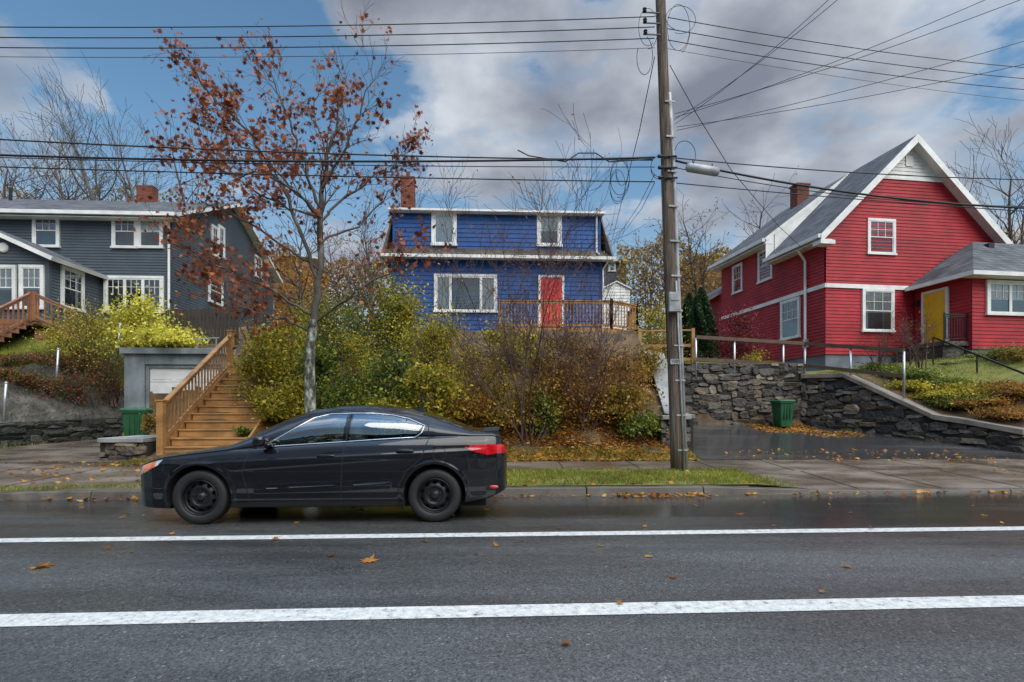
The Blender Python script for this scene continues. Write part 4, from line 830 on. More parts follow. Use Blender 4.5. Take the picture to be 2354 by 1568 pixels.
    u0,v0=3.85,-2.36; u1=9.6; WF=Pl(E,(u0,v0),(1,0)); WL=Pl(E,(u0,0),(0,-1)); m=MB(); zt=3.5
    siding(m,WF,[(0,.85),(u1-u0,.85),(u1-u0,zt),(0,zt)],.13,.02); siding(m,WL,[(.06,.85),(-v0,.85),(-v0,zt),(.06,zt)],.13,.02); m.box(u0+.02,v0+.03,.85,u1,.0-.04,zt); m.obj('wing_wall',[M['red']],E)
    MB().box(u0+.03,v0+.04,-1,u1,-.04,.849).obj('foundation',[M['found']],E)
    o=.4; ap=(5.7,-.75,5.2); ap2=(7.9,-.75,5.2); r=MB(); A=(u0-o,v0-o,zt-.02);B=(u1+o,v0-o,zt-.02);C=(u1+o,-.02,zt-.02);D=(u0-o,-.02,zt-.02)
    r.slab([A,B,ap2,ap],.12,0,1); r.slab([D,A,ap],.12,0,1); r.slab([B,C,ap2],.12,0,1)
    r.add([ap,ap2,(8.4,-.03,4.7),(5.2,-.03,4.7)],[(0,1,2,3)]); r.add([D,ap,(5.2,-.03,4.7)],[(0,1,2)])
    wr=r.obj('wing_roof',[M['roofgrey'],M['white']],E)
    MB().box(5.95,-1.15,4.85,6.2,-.9,5.05).obj('roof_vent',[M['blackmetal']],wr)
    gt=MB(); gt.box(u0-o-.08,v0-o-.09,zt-.15,u1+o,v0-o,zt-.01); gt.box(u0-o-.09,v0-o-.0,zt-.15,u0-o,-.1,zt-.01); gt.box(u0-o,v0-o,zt-.16,u1+o,v0+.0,zt-.145); gt.obj('gutter',[M['white']],E)
    door(WL,2127,2177,672,795,E,M['yellow']); window(WF,2265,2420,647,727,E,'triple',curt='blind')
    MB().pbox(WL,WL.uv(2112,700)[0]-.06,WL.uv(2112,700)[0]+.06,.02,.14,2.75,2.98).obj('wall_lamp',[M['blackmetal']],E,bevel=.01)
    zd=WL.uv(2150,795)[1]; l=MB(); l.box(u0-1.0,v0+.1,zd-.15,u0-.01,-.1,zd-.0); l.box(u0-.95,v0+.2,-.5,u0-.1,-.2,zd-.15); l.obj('landing',[M['concdark']],E)
    k=MB(); railing(k,(u0-.95,v0+.15,zd),(u0-.05,v0+.15,zd),.95,8,w=.018,top=.05); k.obj('landing_railing',[M['blackmetal']],E)
redh()
def gsteps():
    T=Vector((15.0,18.4,2.9)); Bm=Vector((15.4,13.6,.6)); E=empty('garden_steps','concrete garden steps with black handrail by red house','steps',(T.x,T.y,2.2)); m=MB(); o=E.location; n=13
    for i in range(n):
        p=T.lerp(Bm,i/n); m.box(p.x-.6-o.x,p.y-.42-o.y,p.z-.7-o.z,p.x+.6-o.x,p.y-o.y,p.z-o.z)
    m.obj('treads',[M['concdark']],E)
    r=MB(); A=T-o+Vector((-.75,0,.9)); B=Bm-o+Vector((-.75,0,.9)); r.beam(A,B,.05,.05)
    for t in (0,.33,.66,1): p=A.lerp(B,t); r.beam(p-Vector((0,0,1.1)),p,.035,.035)
    r.obj('handrail',[M['blackmetal']],E)
gsteps()
def rfence():
    P=[at(1600,775,17.62),at(1850,790,17.9),at(2078,806,15.3)]; E=empty('handrail_fence','steel post fence with weathered wooden rails above the stone walls','fence',(P[0].x,P[0].y,2.8)); o=E.location
    for k in (0,.72):
        for a,b in zip(P[:-1],P[1:]):
            m=MB(); m.beam(a-o-Vector((0,0,k)),b-o-Vector((0,0,k)),.1,.11); m.obj('rail',[M['railwood']],E)
    for p in (P[0],P[0].lerp(P[1],.35),P[0].lerp(P[1],.8),P[1],P[1].lerp(P[2],.5),P[2]):
        q=p-o; s=MB(); s.tube([q-Vector((0,0,1.35)),q+Vector((0,0,-.03))],.035,8); s.obj('post',[M['steel']],E,smooth=True)
rfence()
def stairs():
    A=at(371,1043,12.0); zb=hz(A.x,12)+.0; E=empty('wooden_stairs','long stained wooden staircase with railing up the bank','stairs',(A.x,12.0,zb),ANG)
    n=11; run=.3; rise=.185; w=1.75; t=MB(); z0=.17
    for i in range(n):
        y=i*run; z=z0+i*rise
        t.box(.03,y-.03,z-.035,w,y+.13,z); t.box(.03,y+.14,z-.035,w,y+run-.005,z); t.box(.05,y,z-rise+.001,w-.02,y+.02,z-.036)
    t.obj('treads',[M['wood']],E,bevel=.006)
    s=MB(); L=n*run; Hh=n*rise
    for x in (-.04,w+.01): s.add([(x,-.05,-.1),(x+.05,-.05,-.1),(x+.05,-.05,z0+.02),(x,-.05,z0+.02),(x,L,Hh-.35),(x+.05,L,Hh-.35),(x+.05,L,Hh+z0),(x,L,Hh+z0)],[(0,1,2,3),(4,7,6,5),(0,4,5,1),(1,5,6,2),(2,6,7,3),(3,7,4,0)])
    s.box(.0,L,Hh+z0-.25,w,L+1.2,Hh+z0-.04) ; s.obj('stringers',[M['wood']],E)
    r=MB(); a=(.0,.0,z0+.02); b=(.0,L,Hh+z0+.0); railing(r,a,b,.9,22,post=False,w=.032,top=.12,bot=.1)
    r.box(-.07,-.07,-.05,.07,.07,1.18); r.box(-.09,-.09,1.18,.09,.09,1.21); r.box(-.07,L-.07,Hh-.3,.07,L+.07,Hh+z0+1.0); r.box(-.09,L-.09,Hh+z0+1.0,.09,L+.09,Hh+z0+1.03)
    r.obj('railing',[M['wood']],E)
stairs()
def garage():
    A=at(285,0,16.5);B=at(520,0,16.65); zb=.48; E=empty('concrete_garage','pale concrete garage built into the bank with white door','garage',(A.x,16.5,zb),ANG); w=B.x-A.x+.3; h=at(0,800,16.5).z-zb
    P=Pl(E,(0,0),(1,0)); m=MB(); u0=P.uv(332,900)[0]; zt=P.uv(400,838)[1]; u1=w-.45
    m.box(0,0,-.3,u0,3,h-.18); m.box(u1,0,-.3,w,3,h-.18); m.box(u0,0.002,zt,u1,3,h-.18); m.box(-.06,-.12,h-.18,w+.05,3.05,h+.0); m.box(u0,.06,-.3,u0+.1,.2,zt-.001); m.box(u0+.1,.06,zt-.1,u1,.2,zt-.001)
    m.obj('wall',[M['garage']],E,bevel=.01)
    d=MB()
    for i in range(5): z=i*(zt-.1)/5; d.box(u0+.1,.12,z+.004,u1,.18,z+(zt-.1)/5-.006)
    for i in range(5):
        for j in range(3):
            z=i*(zt-.1)/5; q=u0+.1+(u1-u0-.1)*j/3; d.box(q+.08,.11,z+.08,q+(u1-u0-.1)/3-.08,.12,z+(zt-.1)/5-.08)
    d.obj('door',[M['white']],E)
    r=MB()
    for q in (.75,.95): x=w*q*.85; r.tube([(x,.1,h),(x,.1,h+.35)],.025,6)
    r.tube([(w*.62,.1,h+.3),(w*.83,.1,h+.34)],.015,6); r.obj('metal_rail',[M['steel']],E)
garage()
def picket():
    A=at(385,0,17.9);B=at(545,0,17.7); E=empty('wooden_fence','dark weathered board fence above the garage','fence',(A.x,17.9,3.2)); o=E.location; m=MB(); n=20
    for i in range(n):
        p=A.lerp(B,i/(n-1)); h=R.uniform(-.03,.03); m.box(p.x-o.x-.055,p.y-o.y,0,p.x-o.x+.045,p.y-o.y+.02,1.45+h)
    m.beam((0,.05,.4),(B.x-o.x,B.y-o.y+.05,.4),.04,.09); m.beam((0,.05,1.15),(B.x-o.x,B.y-o.y+.05,1.15),.04,.09); m.obj('boards',[M['fencewood']],E)
picket()
for px,py0,py1,d in ((8,880,950,12.9),(128,802,890,15.6),(270,745,800,16.8)):
    a=at(px,py1,d); b=at(px+6,py0,d); E=empty('steel_post','short galvanised steel post on the garden slope','post',tuple(a),group='steel posts on the slope')
    m=MB(); m.tube([(0,0,-.2),tuple(b-a)],.03,8); m.blob(tuple(b-a),(.036,.036,.03),1); m.obj('post_shaft',[M['steel']],E,smooth=True)
def bin_(px,d,label,ang=0,sc=.8):
    p=at(px,0,d); z=hz(p.x,d)+.02; E=empty('wheeled_bin',label,'bin',(p.x,d,z),ang,group='green wheeled bins'); m=MB(); E.scale=(sc,sc,sc*1.08)
    def ring(w,dp,z,r=.05):
        o=[]
        for sx,sy,a0 in ((1,1,0),(-1,1,90),(-1,-1,180),(1,-1,270)):
            for a in (0,30,60,90): t=math.radians(a0+a); o.append((sx*(w-r)+math.cos(t)*r,sy*(dp-r)+math.sin(t)*r,z))
        return o
    L=[ring(.22,.25,.04),ring(.24,.27,.2),ring(.29,.33,.88),ring(.325,.36,.88),ring(.325,.36,.93)]
    V=sum(L,[]);n=16;Fc=[tuple(range(n))[::-1]]
    for k in range(len(L)-1):
        for i in range(n): Fc.append((k*n+i,k*n+(i+1)%n,(k+1)*n+(i+1)%n,(k+1)*n+i))
    m.add(V,Fc)
    for x in (-.12,0,.12): m.box(x-.012,-.345,.3,x+.012,-.285,.8)
    m.obj('bin_body',[M['binred']],E)
    l=MB(); L=[ring(.335,.38,.932),ring(.335,.38,.96),ring(.29,.33,1.0),ring(.1,.1,1.015)]; V=sum(L,[]);Fc=[tuple(range(n))[::-1],tuple(range(3*n,4*n))]
    for k in range(3):
        for i in range(n): Fc.append((k*n+i,k*n+(i+1)%n,(k+1)*n+(i+1)%n,(k+1)*n+i))
    l.add(V,Fc); l.obj('lid',[M['binred']],E)
    h=MB(); h.tube([(-.25,.38,.9),(-.25,.45,.95),(.25,.45,.95),(.25,.38,.9)],.016,6); h.obj('handle',[M['binred']],E)
    for x in (-.27,.27):
        w=MB(); w.lathe([(.0,-.0),(.1,-.0),(.115,.012),(.115,.04),(.1,.05),(0,.05)],20,(0,0,0)); o=w.obj('wheel',[M['blackmetal']],E,smooth=True,loc=(x-.02,.24,.115)); o.rotation_euler=(0,0,math.pi/2)
bin_(1799,17.0,'green wheeled bin standing against the stone wall',.1,.80)
bin_(315,14.2,'green wheeled bin standing beside the wooden stairs',.35,.92)
PD=10.3
def pole():
    B=at(1558,1082,PD); T=at(1514,-120,PD); E=empty('utility_pole','tall weathered wooden utility pole with conduits and cables','utility pole',tuple(B)); o=Vector(B)
    m=MB(); n=14; P=[];rr=[]
    for i in range(n+1): t=i/n; P.append((B.lerp(T,t)-o)+Vector((0,0,-.2 if i==0 else 0))); rr.append(.125-.036*t)
    m.tube(P,rr,20); m.obj('pole_shaft',[M['pole']],E,smooth=True)
    def pp(t,dx=0,dy=0): return B.lerp(T,t)-o+Vector((dx,dy,0))
    for pts,r in (([pp(0,.145,-.05),pp(.3,.125,-.05),pp(.6,.115,-.05),pp(.72,.09,-.04)],.036),([pp(0,.085,-.135),pp(.22,.075,-.125),pp(.36,.065,-.115)],.017),([pp(0,.165,.04),pp(.33,.145,.03),pp(.62,.13,.02),pp(.66,.12,.02)],.02)):
        c=MB(); c.tube(pts,r,10); c.obj('conduit',[M['pipe']],E,smooth=True)
    for t in np.linspace(.04,.7,11): c=MB(); c.beam(pp(t,-.02,-.12),pp(t,.17,-.10),.02,.03); c.obj('pipe_strap',[M['pipe']],E)
    b=MB(); q=pp((1082-700)/1202,-.03,-.22); b.box(q.x-.09,q.y-.05,q.z-.18,q.x+.12,q.y+.06,q.z+.18); b.box(q.x-.065,q.y-.062,q.z+.02,q.x+.095,q.y-.05,q.z+.15); b.obj('meter_box',[M['pipe']],E,bevel=.01)
    tg=pp((1082-836)/1202,0,.02); cu=bpy.data.curves.new('pole_number','FONT'); cu.body='7009'; cu.size=.09; cu.align_x='CENTER'; cu.extrude=.001
    tb=MB(); tb.box(tg.x-.10,tg.y-.152,tg.z-.02,tg.x+.10,tg.y-.147,tg.z+.075); pn=tb.obj('number_plate',[M['pipe']],E)
    to=bpy.data.objects.new('tmp',cu); S.collection.objects.link(to); bpy.context.view_layer.update()
    me=bpy.data.meshes.new_from_object(to.evaluated_get(bpy.context.evaluated_depsgraph_get())); bpy.data.objects.remove(to)
    me.materials.clear(); me.materials.append(M['blackmetal']); mk('pole_number',me,pn,loc=(tg.x,tg.y-.155,tg.z-.003),rot=(math.pi/2,0,0))
    for py in (38,62,88):
        h=MB(); t=(1082-py)/1202; a=pp(t); h.beam(a+Vector((-.05,-.09,0)),a+Vector((-.38,-.11,0)),.02,.02); h.lathe([(0,-.04),(.03,-.04),(.04,-.02),(.025,0),(.04,.02),(.03,.04),(0,.04)],12,tuple(a+Vector((-.34,-.11,.04))),0,axis='z'); h.obj('insulator_bracket',[M['blackmetal']],E)
    for py in (366,392,415): 
        h=MB(); t=(1082-py)/1202; a=pp(t); h.tube([a+Vector((-.16,-.12,0)),a+Vector((.16,-.12,0))],.02,8); h.blob(tuple(a+Vector((-.16,-.125,0))),(.045,.035,.035),.8); h.obj('cable_clamp',[M['blackmetal']],E)
pole()
def wire(pts,r=.011,label='black overhead cable strung from the utility pole',sag=None):
    P=[Vector(p) for p in pts]
    if sag is not None:
        a,b=P; P=[a.lerp(b,i/28)-Vector((0,0,sag*4*(i/28)*(1-i/28))) for i in range(29)]
    o=P[0]; E=MB().tube([p-o for p in P],r,6).obj('overhead_wire',[M['wire']],None,smooth=True,loc=tuple(o)); E['label']=label; E['category']='cable'; E['group']='overhead cables'; return E
def dl(px):
    k=(px-CX)/F; y0=PD-TS*at(1540,0,PD).x; return y0/(1-TS*k)
def sw(a,b,sag=.15,r=.011,da=None,db=None):
    A=at(a[0],a[1],da or dl(a[0])); B=at(b[0],b[1],db or dl(b[0])); return wire([A,B],r,sag=sag)
L0=-500
for (yl,yp) in ((50,38),(74,62),(97,88),(118,110)):
    sw((L0,yl+3+(yl-yp)*.2),(1505,yp),.12,.009 if yl<118 else .005)
for (yp,yr,sg) in ((40,150,.2),(66,175,.2),(92,200,.2),(112,232,.15)): sw((1535,yp),(2600,yr+20),sg,.008 if yp<112 else .004,None,15.5)
sw((L0,290),(1500,368),.12,.013); sw((L0,335),(1505,362),.16,.019); sw((L0,366),(1505,418),.05,.011); sw((L0,345),(1505,384),.08,.008)
sw((1540,362),(2600,415),.12,.010); sw((1545,368),(2600,480),.28,.020); sw((1545,420),(2600,500),.05,.009); sw((1545,384),(2600,468),.3,.008)
def cross(a,b,db,r=.011,k=2.2):
    A=at(a[0],a[1],PD); B=at(b[0],b[1],db); C=A+(B-A)*k; wire([A,C],r,sag=.25)
for a,b,db in (((1550,275),(1878,0),8.0),((1552,285),(1862,0),8.1),((1550,262),(2245,0),8.3),((1555,300),(2354,60),9),((1552,270),(2180,0),8.6),((1556,292),(2354,115),9.4)): cross(a,b,db,.005,1.9)
wire([at(1540,150,PD),at(1600,260,PD+.8),at(1680,390,PD+2),at(1790,520,PD+6),at(1860,585,23)],.008)
wire([at(1505,130,PD),at(1470,300,PD+1),at(1440,420,PD+4),at(1405,560,21.8)],.008)
wire([at(1505,400,PD),at(1470,470,PD+3),at(1410,560,21.8)],.006); wire([at(1505,420,PD),at(1475,480,PD+3),at(1425,545,21.8)],.006)
def loopw(cx,cy,rx,ry,d,r=.007,turn=1.0,ph=0):
    wire([at(cx+rx*math.cos(ph+t*2*math.pi*turn),cy+ry*math.sin(ph+t*2*math.pi*turn)+t*8,d+.04*math.sin(t*9)) for t in np.linspace(0,1,30)],r,label='coiled slack cable hanging beside the utility pole')
loopw(1425,405,22,42,PD-.15,.006,1.3); loopw(1420,425,18,38,PD-.1,.005,1.6,1); loopw(1430,390,14,30,PD-.12,.005,1.2,2); loopw(1482,125,18,42,PD-.1,.006,.8,-1.3); loopw(1560,60,26,55,PD-.1,.005,1.2); loopw(1565,40,34,30,PD-.12,.005,1.0,2); loopw(1490,60,22,45,PD-.1,.005,1.1,1); loopw(1575,350,24,30,PD-.1,.006,.7,2.5); loopw(1520,380,24,26,PD-.2,.006,1.5)
wire([at(1190,345,dl(1190)),at(1215,358,dl(1215)),at(1300,372,dl(1300)),at(1330,352,dl(1330)),at(1370,352,dl(1370)),at(1400,372,dl(1400)),at(1500,366,PD-.12)],.011)
wire([at(1520,395,PD-.14),at(1526,600,PD-.13),at(1536,850,PD-.14)],.009)
def splice():
    A=at(1578,384,PD-.02);B=at(1652,396,PD+.02); E=empty('cable_splice_case','grey cylindrical cable splice case hanging from the wires','cable equipment',tuple(A)); m=MB(); a=Vector((0,0,0));b=B-A
    m.tube([a,a.lerp(b,.05),a.lerp(b,.06),a.lerp(b,.94),a.lerp(b,.95),b],[.06,.075,.085,.085,.075,.055],16); m.obj('case',[M['pipe']],E,smooth=True)
    for t in (.2,.8): n=MB(); n.tube([a.lerp(b,t),a.lerp(b,t)+Vector((0,0,.14))],.012,6); n.obj('hanger',[M['blackmetal']],E)
splice()
# ---------------------------------------------------------------- CAR
def paint():
    m,nt,b=newmat('black_car_paint'); L=nt.links
    b.inputs['Base Color'].default_value=(.004,.0045,.007,1); b.inputs['Roughness'].default_value=.3; b.inputs['Specular IOR Level'].default_value=.1; b.inputs['Coat Weight'].default_value=1; b.inputs['Coat Roughness'].default_value=.02; b.inputs['Coat IOR'].default_value=1.48
    tc=nd(nt,'ShaderNodeTexCoord'); v=nd(nt,'ShaderNodeTexVoronoi'); v.inputs['Scale'].default_value=60; L.new(tc.outputs['Object'],v.inputs[0])
    r=ramp(nt,[(.0,1.),(.18,0.)],v.outputs['Distance']); bp=nd(nt,'ShaderNodeBump'); bp.inputs['Strength'].default_value=.1; bp.inputs['Distance'].default_value=.0015; L.new(r.outputs[0],bp.inputs['Height']); L.new(bp.outputs[0],b.inputs['Coat Normal'])
    return m
def car():
    a=ANG; fx,fy=(457-CX)/F*6.2,6.2; c,s=math.cos(a),math.sin(a); lx,ly=.93,-.875
    E=empty('parked_car','wet black four-door sedan parked along the kerb on steel wheels','car',(fx-(c*lx-s*ly),fy-(s*lx+c*ly),0.0),a)
    mp=paint(); gap=M['dark']; trim=pm('black_plastic_trim',[(0,(.012,.012,.013))],scale=5,rough=.55)
    chrome=pm('chrome_trim',[(0,(.7,.71,.72))],scale=5,rough=.15,metal=1); tyre=pm('tyre_rubber',[(0,(.014,.014,.015))],scale=20,rough=.6,bump=.2,bscale=60); steelr=pm('black_steel_rim',[(0,(.018,.018,.02))],scale=8,rough=.35,metal=.3,dirt=(6,.6))
    cg=glassmat('car_window_glass',(.66,.75,.72),.14,.015); tl=pm('red_lamp_lens',[(.35,(.30,.005,.01)),(.65,(.65,.012,.02))],scale=6,rough=.08,coat=1); am=pm('amber_lamp_lens',[(.35,(.45,.10,.03)),(.65,(.75,.22,.08))],scale=9,rough=.08,coat=1); hl=pm('clear_lamp_lens',[(.35,(.2,.21,.22)),(.65,(.5,.52,.54))],scale=12,rough=.08,coat=1)
    warp=lambda q: np.where(q<.57,.57-(.57-q)*.87,np.where(q>3.96,3.96+(q-3.96)*.84,q))
    wf=lambda q: float(warp(np.array(float(q))))
    gx=np.linspace(0,4.55,456)
    def cv(kx,kz,sg=2.2):
        y=np.interp(gx,kx,kz); w=np.exp(-.5*(np.arange(-10,11)/sg)**2); w/=w.sum(); yp=np.pad(y,10,mode='reflect',reflect_type='odd'); y=np.convolve(yp,w,'valid'); return lambda q: np.interp(q,gx,y)
    Wf=cv([0,.02,.06,.12,.2,.35,.6,.93,1.4,3.2,3.6,4.0,4.25,4.4,4.48,4.52,4.55],[.40,.50,.61,.70,.765,.83,.868,.89,.897,.899,.897,.875,.84,.79,.73,.66,.56],1.5)
    Zb=cv([0,.1,.5,1.3,3.2,4.0,4.3,4.55],[.24,.19,.18,.19,.19,.23,.27,.36])
    Zs=cv([0,.05,.12,.3,.5,.85,1.2,1.67,2.5,3.4,4.0,4.35,4.46,4.55],[.52,.60,.655,.71,.755,.80,.835,.868,.925,.975,1.0,1.0,.97,.80])
    Zt=cv([0,.05,.12,.3,.5,.85,1.13,1.22,1.5,1.8,2.05,2.4,2.8,3.2,3.45,3.75,4.0,4.1,4.38,4.46,4.55],[.55,.635,.685,.745,.795,.86,.905,.93,1.09,1.24,1.325,1.375,1.38,1.34,1.285,1.185,1.095,1.072,1.07,1.035,.84],3)
    Ins=cv([0,1.2,1.6,3.5,3.95,4.55],[0,0,.045,.045,0,0],5)
    xs_=np.unique(np.round(np.concatenate([[0,.003,.006],np.arange(.01,4.551,.0095),[4.535,4.545,4.55]]),4))
    nl,nu=72,74; ee=2/2.6
    rows=[]
    x=xs_; W=Wf(x);zb=Zb(x);zs=Zs(x);zt=Zt(x);ins=Ins(x)
    rows.append((x,0*x,zb+.03)); rows.append((x,W*.80,zb+.01))
    for i in range(nl+1):
        t=i/nl; z=zb+(zs-zb)*t
        g=np.interp(z,[.18,.27,.36,.42,.50,.60,.75,.9,1.02],[.935,.962,.972,.985,.988,1.0,.998,.982,.955])
        sh=np.clip((t-.86)/.14,0,1)**2*.03
        zc_=.70+.045*(x-.9)
        crease=(.018*np.exp(-np.maximum(z-zc_,0)/.02)*np.exp(-np.maximum(zc_-z,0)/.10))*np.clip((x-.5)/.6,0,1)*np.clip((4.3-x)/.5,0,1)
        low=.012*np.exp(-((z-(.40+.035*(x-1.5)))/.028)**2)*((x>1.55)&(x<3.1))
        fl=0
        for wx in (.93,3.60): r_=np.hypot(x-wx,z-.32); fl=fl+.014*np.exp(-((r_-.375)/.035)**2)
        rows.append((x,W*g-sh+crease+low*.8+fl,z))
    Wsh=rows[-1][1]
    for t in (.5,1.): rows.append((x,Wsh-ins*t,zs+.008*t))
    Wu=Wsh-ins
    th=np.linspace(0,1,nu+1)[1:]
    for t in th:
        q=t*math.pi/2; rows.append((x,Wu*math.cos(q)**ee if t<1 else 0*x,zs+.008+(zt-zs-.008)*math.sin(q)**ee))
    nr=len(rows); G=np.stack([np.stack(r,-1) for r in rows],0)
    for wx in (.93,3.60):
        dx=G[...,0]-wx; dz=G[...,2]-.325; r_=np.hypot(dx,dz); mk_=(np.abs(r_-.36)<.009)&(G[...,1]>.6)&(r_>1e-3); f=np.where(mk_,.36/np.maximum(r_,1e-3),1)
        G[...,0]=np.where(mk_,wx+dx*f,G[...,0]); G[...,2]=np.where(mk_,.325+dz*f,G[...,2])
    C=(G[:-1,:-1]+G[1:,:-1]+G[1:,1:]+G[:-1,1:])/4; I=np.arange(nr*len(x)).reshape(nr,-1)
    Q=np.stack([I[:-1,:-1],I[:-1,1:],I[1:,1:],I[1:,:-1]],-1); rowi=np.broadcast_to(np.arange(nr-1)[:,None],C.shape[:2])
    cx,cy,cz=C[...,0],C[...,1],C[...,2]
    def inp(poly,px=cx,pz=cz):
        r=np.zeros(px.shape,bool);n=len(poly)
        for i in range(n):
            x0,z0=poly[i];x1,z1=poly[(i+1)%n]
            if z0==z1: continue
            cnd=((z0>pz)!=(z1>pz))&(px<(x1-x0)*(pz-z0)/(z1-z0)+x0); r^=cnd
        return r
    def dist(poly,closed=True):
        d=np.full(cx.shape,9.);n=len(poly)
        for i in range(n if closed else n-1):
            a_=np.array(poly[i]);b_=np.array(poly[(i+1)%n]); ab=b_-a_; t=np.clip(((cx-a_[0])*ab[0]+(cz-a_[1])*ab[1])/ab.dot(ab),0,1); d=np.minimum(d,np.hypot(cx-a_[0]-t*ab[0],cz-a_[1]-t*ab[1]))
        return d
    side=(rowi>=2)
    up=rowi>=nl+4
    sideup=side&(cy>.35)
    FW=[(1.66,.895),(1.76,.965),(2.17,1.215),(2.34,1.252),(2.555,1.262),(2.525,.948)]
    RW=[(2.625,1.262),(2.85,1.262),(3.08,1.24),(3.27,1.20),(3.45,1.125),(3.36,1.0),(2.595,.952)]
    FD=[(1.50,.25),(1.42,.60),(1.50,.865),(1.62,.895),(2.15,1.25),(2.35,1.285),(2.595,1.29),(2.565,.94),(2.54,.60),(2.52,.25)]
    RD=[(2.52,.25),(2.54,.6),(2.565,.94),(2.595,1.29),(2.9,1.285),(3.3,1.225),(3.52,1.14),(3.53,.97),(3.44,.74),(3.27,.60),(3.19,.42),(3.17,.25)]
    TL=[(3.95,.875),(4.08,.905),(4.3,.912),(4.56,.89),(4.56,.80),(4.25,.79),(4.1,.82)]
    HL=[(.0,.545),(.06,.615),(.14,.66),(.3,.70),(.50,.748),(.44,.68),(.25,.60),(.1,.545)]
    lab=np.zeros(cx.shape,int)
    arch=(np.hypot(cx-.93,cz-.325)<.36)|(np.hypot(cx-3.60,cz-.325)<.36)
    lab[sideup&inp(FD)]=1; lab[sideup&inp(RD)]=2
    gp=sideup&((dist(FD)<.0055)|(dist(RD)<.0055)|(dist([(.55,.76),(.50,.62),(.62,.55)],False)<.005)|(dist([(3.98,.78),(4.02,.62),(3.92,.5)],False)<.005)|(dist([(.14,.67),(.5,.755),(.9,.80),(1.3,.845)],False)<.005)|(np.abs(np.hypot(cx-3.66,cz-.80)-.075)<.005))
    lab[gp]=9
    lab[sideup&up&inp(FW)]=3; lab[sideup&up&inp(RW)]=4
    frt=up&(cx>1.24+.10*(cy/.8)**2)&(cx<2.0+.0*cy)&(cy<.80*(1.0)-.10-.28*np.clip((cx-1.2)/.85,0,1)); lab[frt&(lab==0)]=5
    rr_=up&(cx>3.42)&(cx<4.0)&(cy<.50+.10*np.clip((cx-3.42)/.6,0,1)); lab[rr_&(lab==0)]=6
    lab[sideup&inp(TL)&(cy>.25)]=7; lab[(rowi>=2)&inp(HL)&(cy>.25)]=8
    am_=(lab==8)&(cx>.20)&(cx<.40)
    lab[am_]=11
    lab[(rowi>=2)&(cz<Zb(cx)+.055)&(cx>.5)&(cx<4.2)&~gp]=10
    lab[arch&(cy>.55)&(cz<.72)]=-1
    V0=G.reshape(-1,3).copy(); V0[:,0]=warp(V0[:,0])
    def emit(name,codes,mats,sides,parent=E,mid=None):
        Vs=[];Fs=[];Ms=[];o=0
        for sd in sides:
            mask=np.isin(lab,codes); q=Q[mask]; lm=lab[mask]; V=V0.copy(); V[:,1]*=sd
            u,inv=np.unique(q.ravel(),return_inverse=True); q2=inv.reshape(-1,4)+o
            if sd>0: q2=q2[:,::-1]
            Vs.append(V[u]);Fs.append(q2);o+=len(u); Ms.append(np.array([mid.get(int(k),0) for k in lm]) if mid else np.zeros(len(lm),int))
        if o==0: return
        return mk(name,mesh_np(name,np.concatenate(Vs),np.concatenate(Fs),mats,np.concatenate(Ms),smooth=True),parent)
    emit('body',[0,9,10],[mp,gap,trim],(-1,1),mid={0:0,9:1,10:2})
    for sd in (-1,1):
        d1=emit('door',[1],[mp],(sd,)); d2=emit('door',[2],[mp],(sd,))
        emit('window',[3],[cg],(sd,)); emit('window',[4],[cg],(sd,)); emit('taillight',[7],[tl],(sd,)); h=emit('headlight',[8],[hl],(sd,)); emit('indicator_lens',[11],[am],(sd,),parent=h)
        def Y(px,pz):
            zs_,zt_,w_=float(Zs(px)),float(Zt(px)),float(np.interp(px,x,Wu)); t=min(max((pz-zs_-.008)/(zt_-zs_-.008),0),.999); sn=t**(1/ee); return w_*(math.sqrt(1-sn*sn))**ee
        for dd,hx,hzv in ((d1,2.36,.785),(d2,3.26,.84)):
            hm=MB(); yy=float(np.interp(hx,x,W))*.99; hm.blob((hx,sd*(yy+.022),hzv),(.105,.016,.016),.7); hm.blob((hx-.08,sd*(yy+.008),hzv),(.02,.02,.014),.8); hm.blob((hx+.08,sd*(yy+.008),hzv),(.02,.02,.014),.8); hm.obj('handle',[mp],dd,smooth=True)
            cup=MB(); cup.blob((hx,sd*(yy-.004),hzv-.004),(.085,.01,.03),.9); cup.obj('handle_recess',[gap],dd,smooth=True)
        mm=MB(); mm.blob((1.66,sd*.985,.965),(.075,.10,.065),.75); mm.blob((1.70,sd*.86,.91),(.05,.07,.025),.8); mm.obj('wing_mirror',[mp],E,smooth=True)
        ring=[(1.62,.885),(1.76,.972),(2.0,1.115),(2.16,1.218),(2.34,1.262),(2.6,1.272),(2.85,1.272),(3.08,1.25),(3.28,1.208),(3.475,1.125),(3.44,1.04),(3.37,.99),(3.1,.976),(2.6,.943),(2.1,.912),(1.62,.882)]
        pts=[]
        for (p0,p1) in zip(ring[:-1],ring[1:]):
            for t in np.linspace(0,1,5)[:-1]:
                qx,qz=p0[0]+(p1[0]-p0[0])*t,p0[1]+(p1[1]-p0[1])*t; pts.append((qx,sd*(Y(qx,qz)+.003),qz))
        pts.append(pts[0]); cm=MB(); cm.tube(pts,.0085,6); cm.obj('chrome_trim',[chrome],E,smooth=True)
        bp=MB(); bp.beam((2.575,sd*(Y(2.575,.96)+.004),.955),(2.60,sd*(Y(2.60,1.25)+.004),1.255),.006,.05); bp.obj('pillar_trim',[trim],E)
        mo=MB()
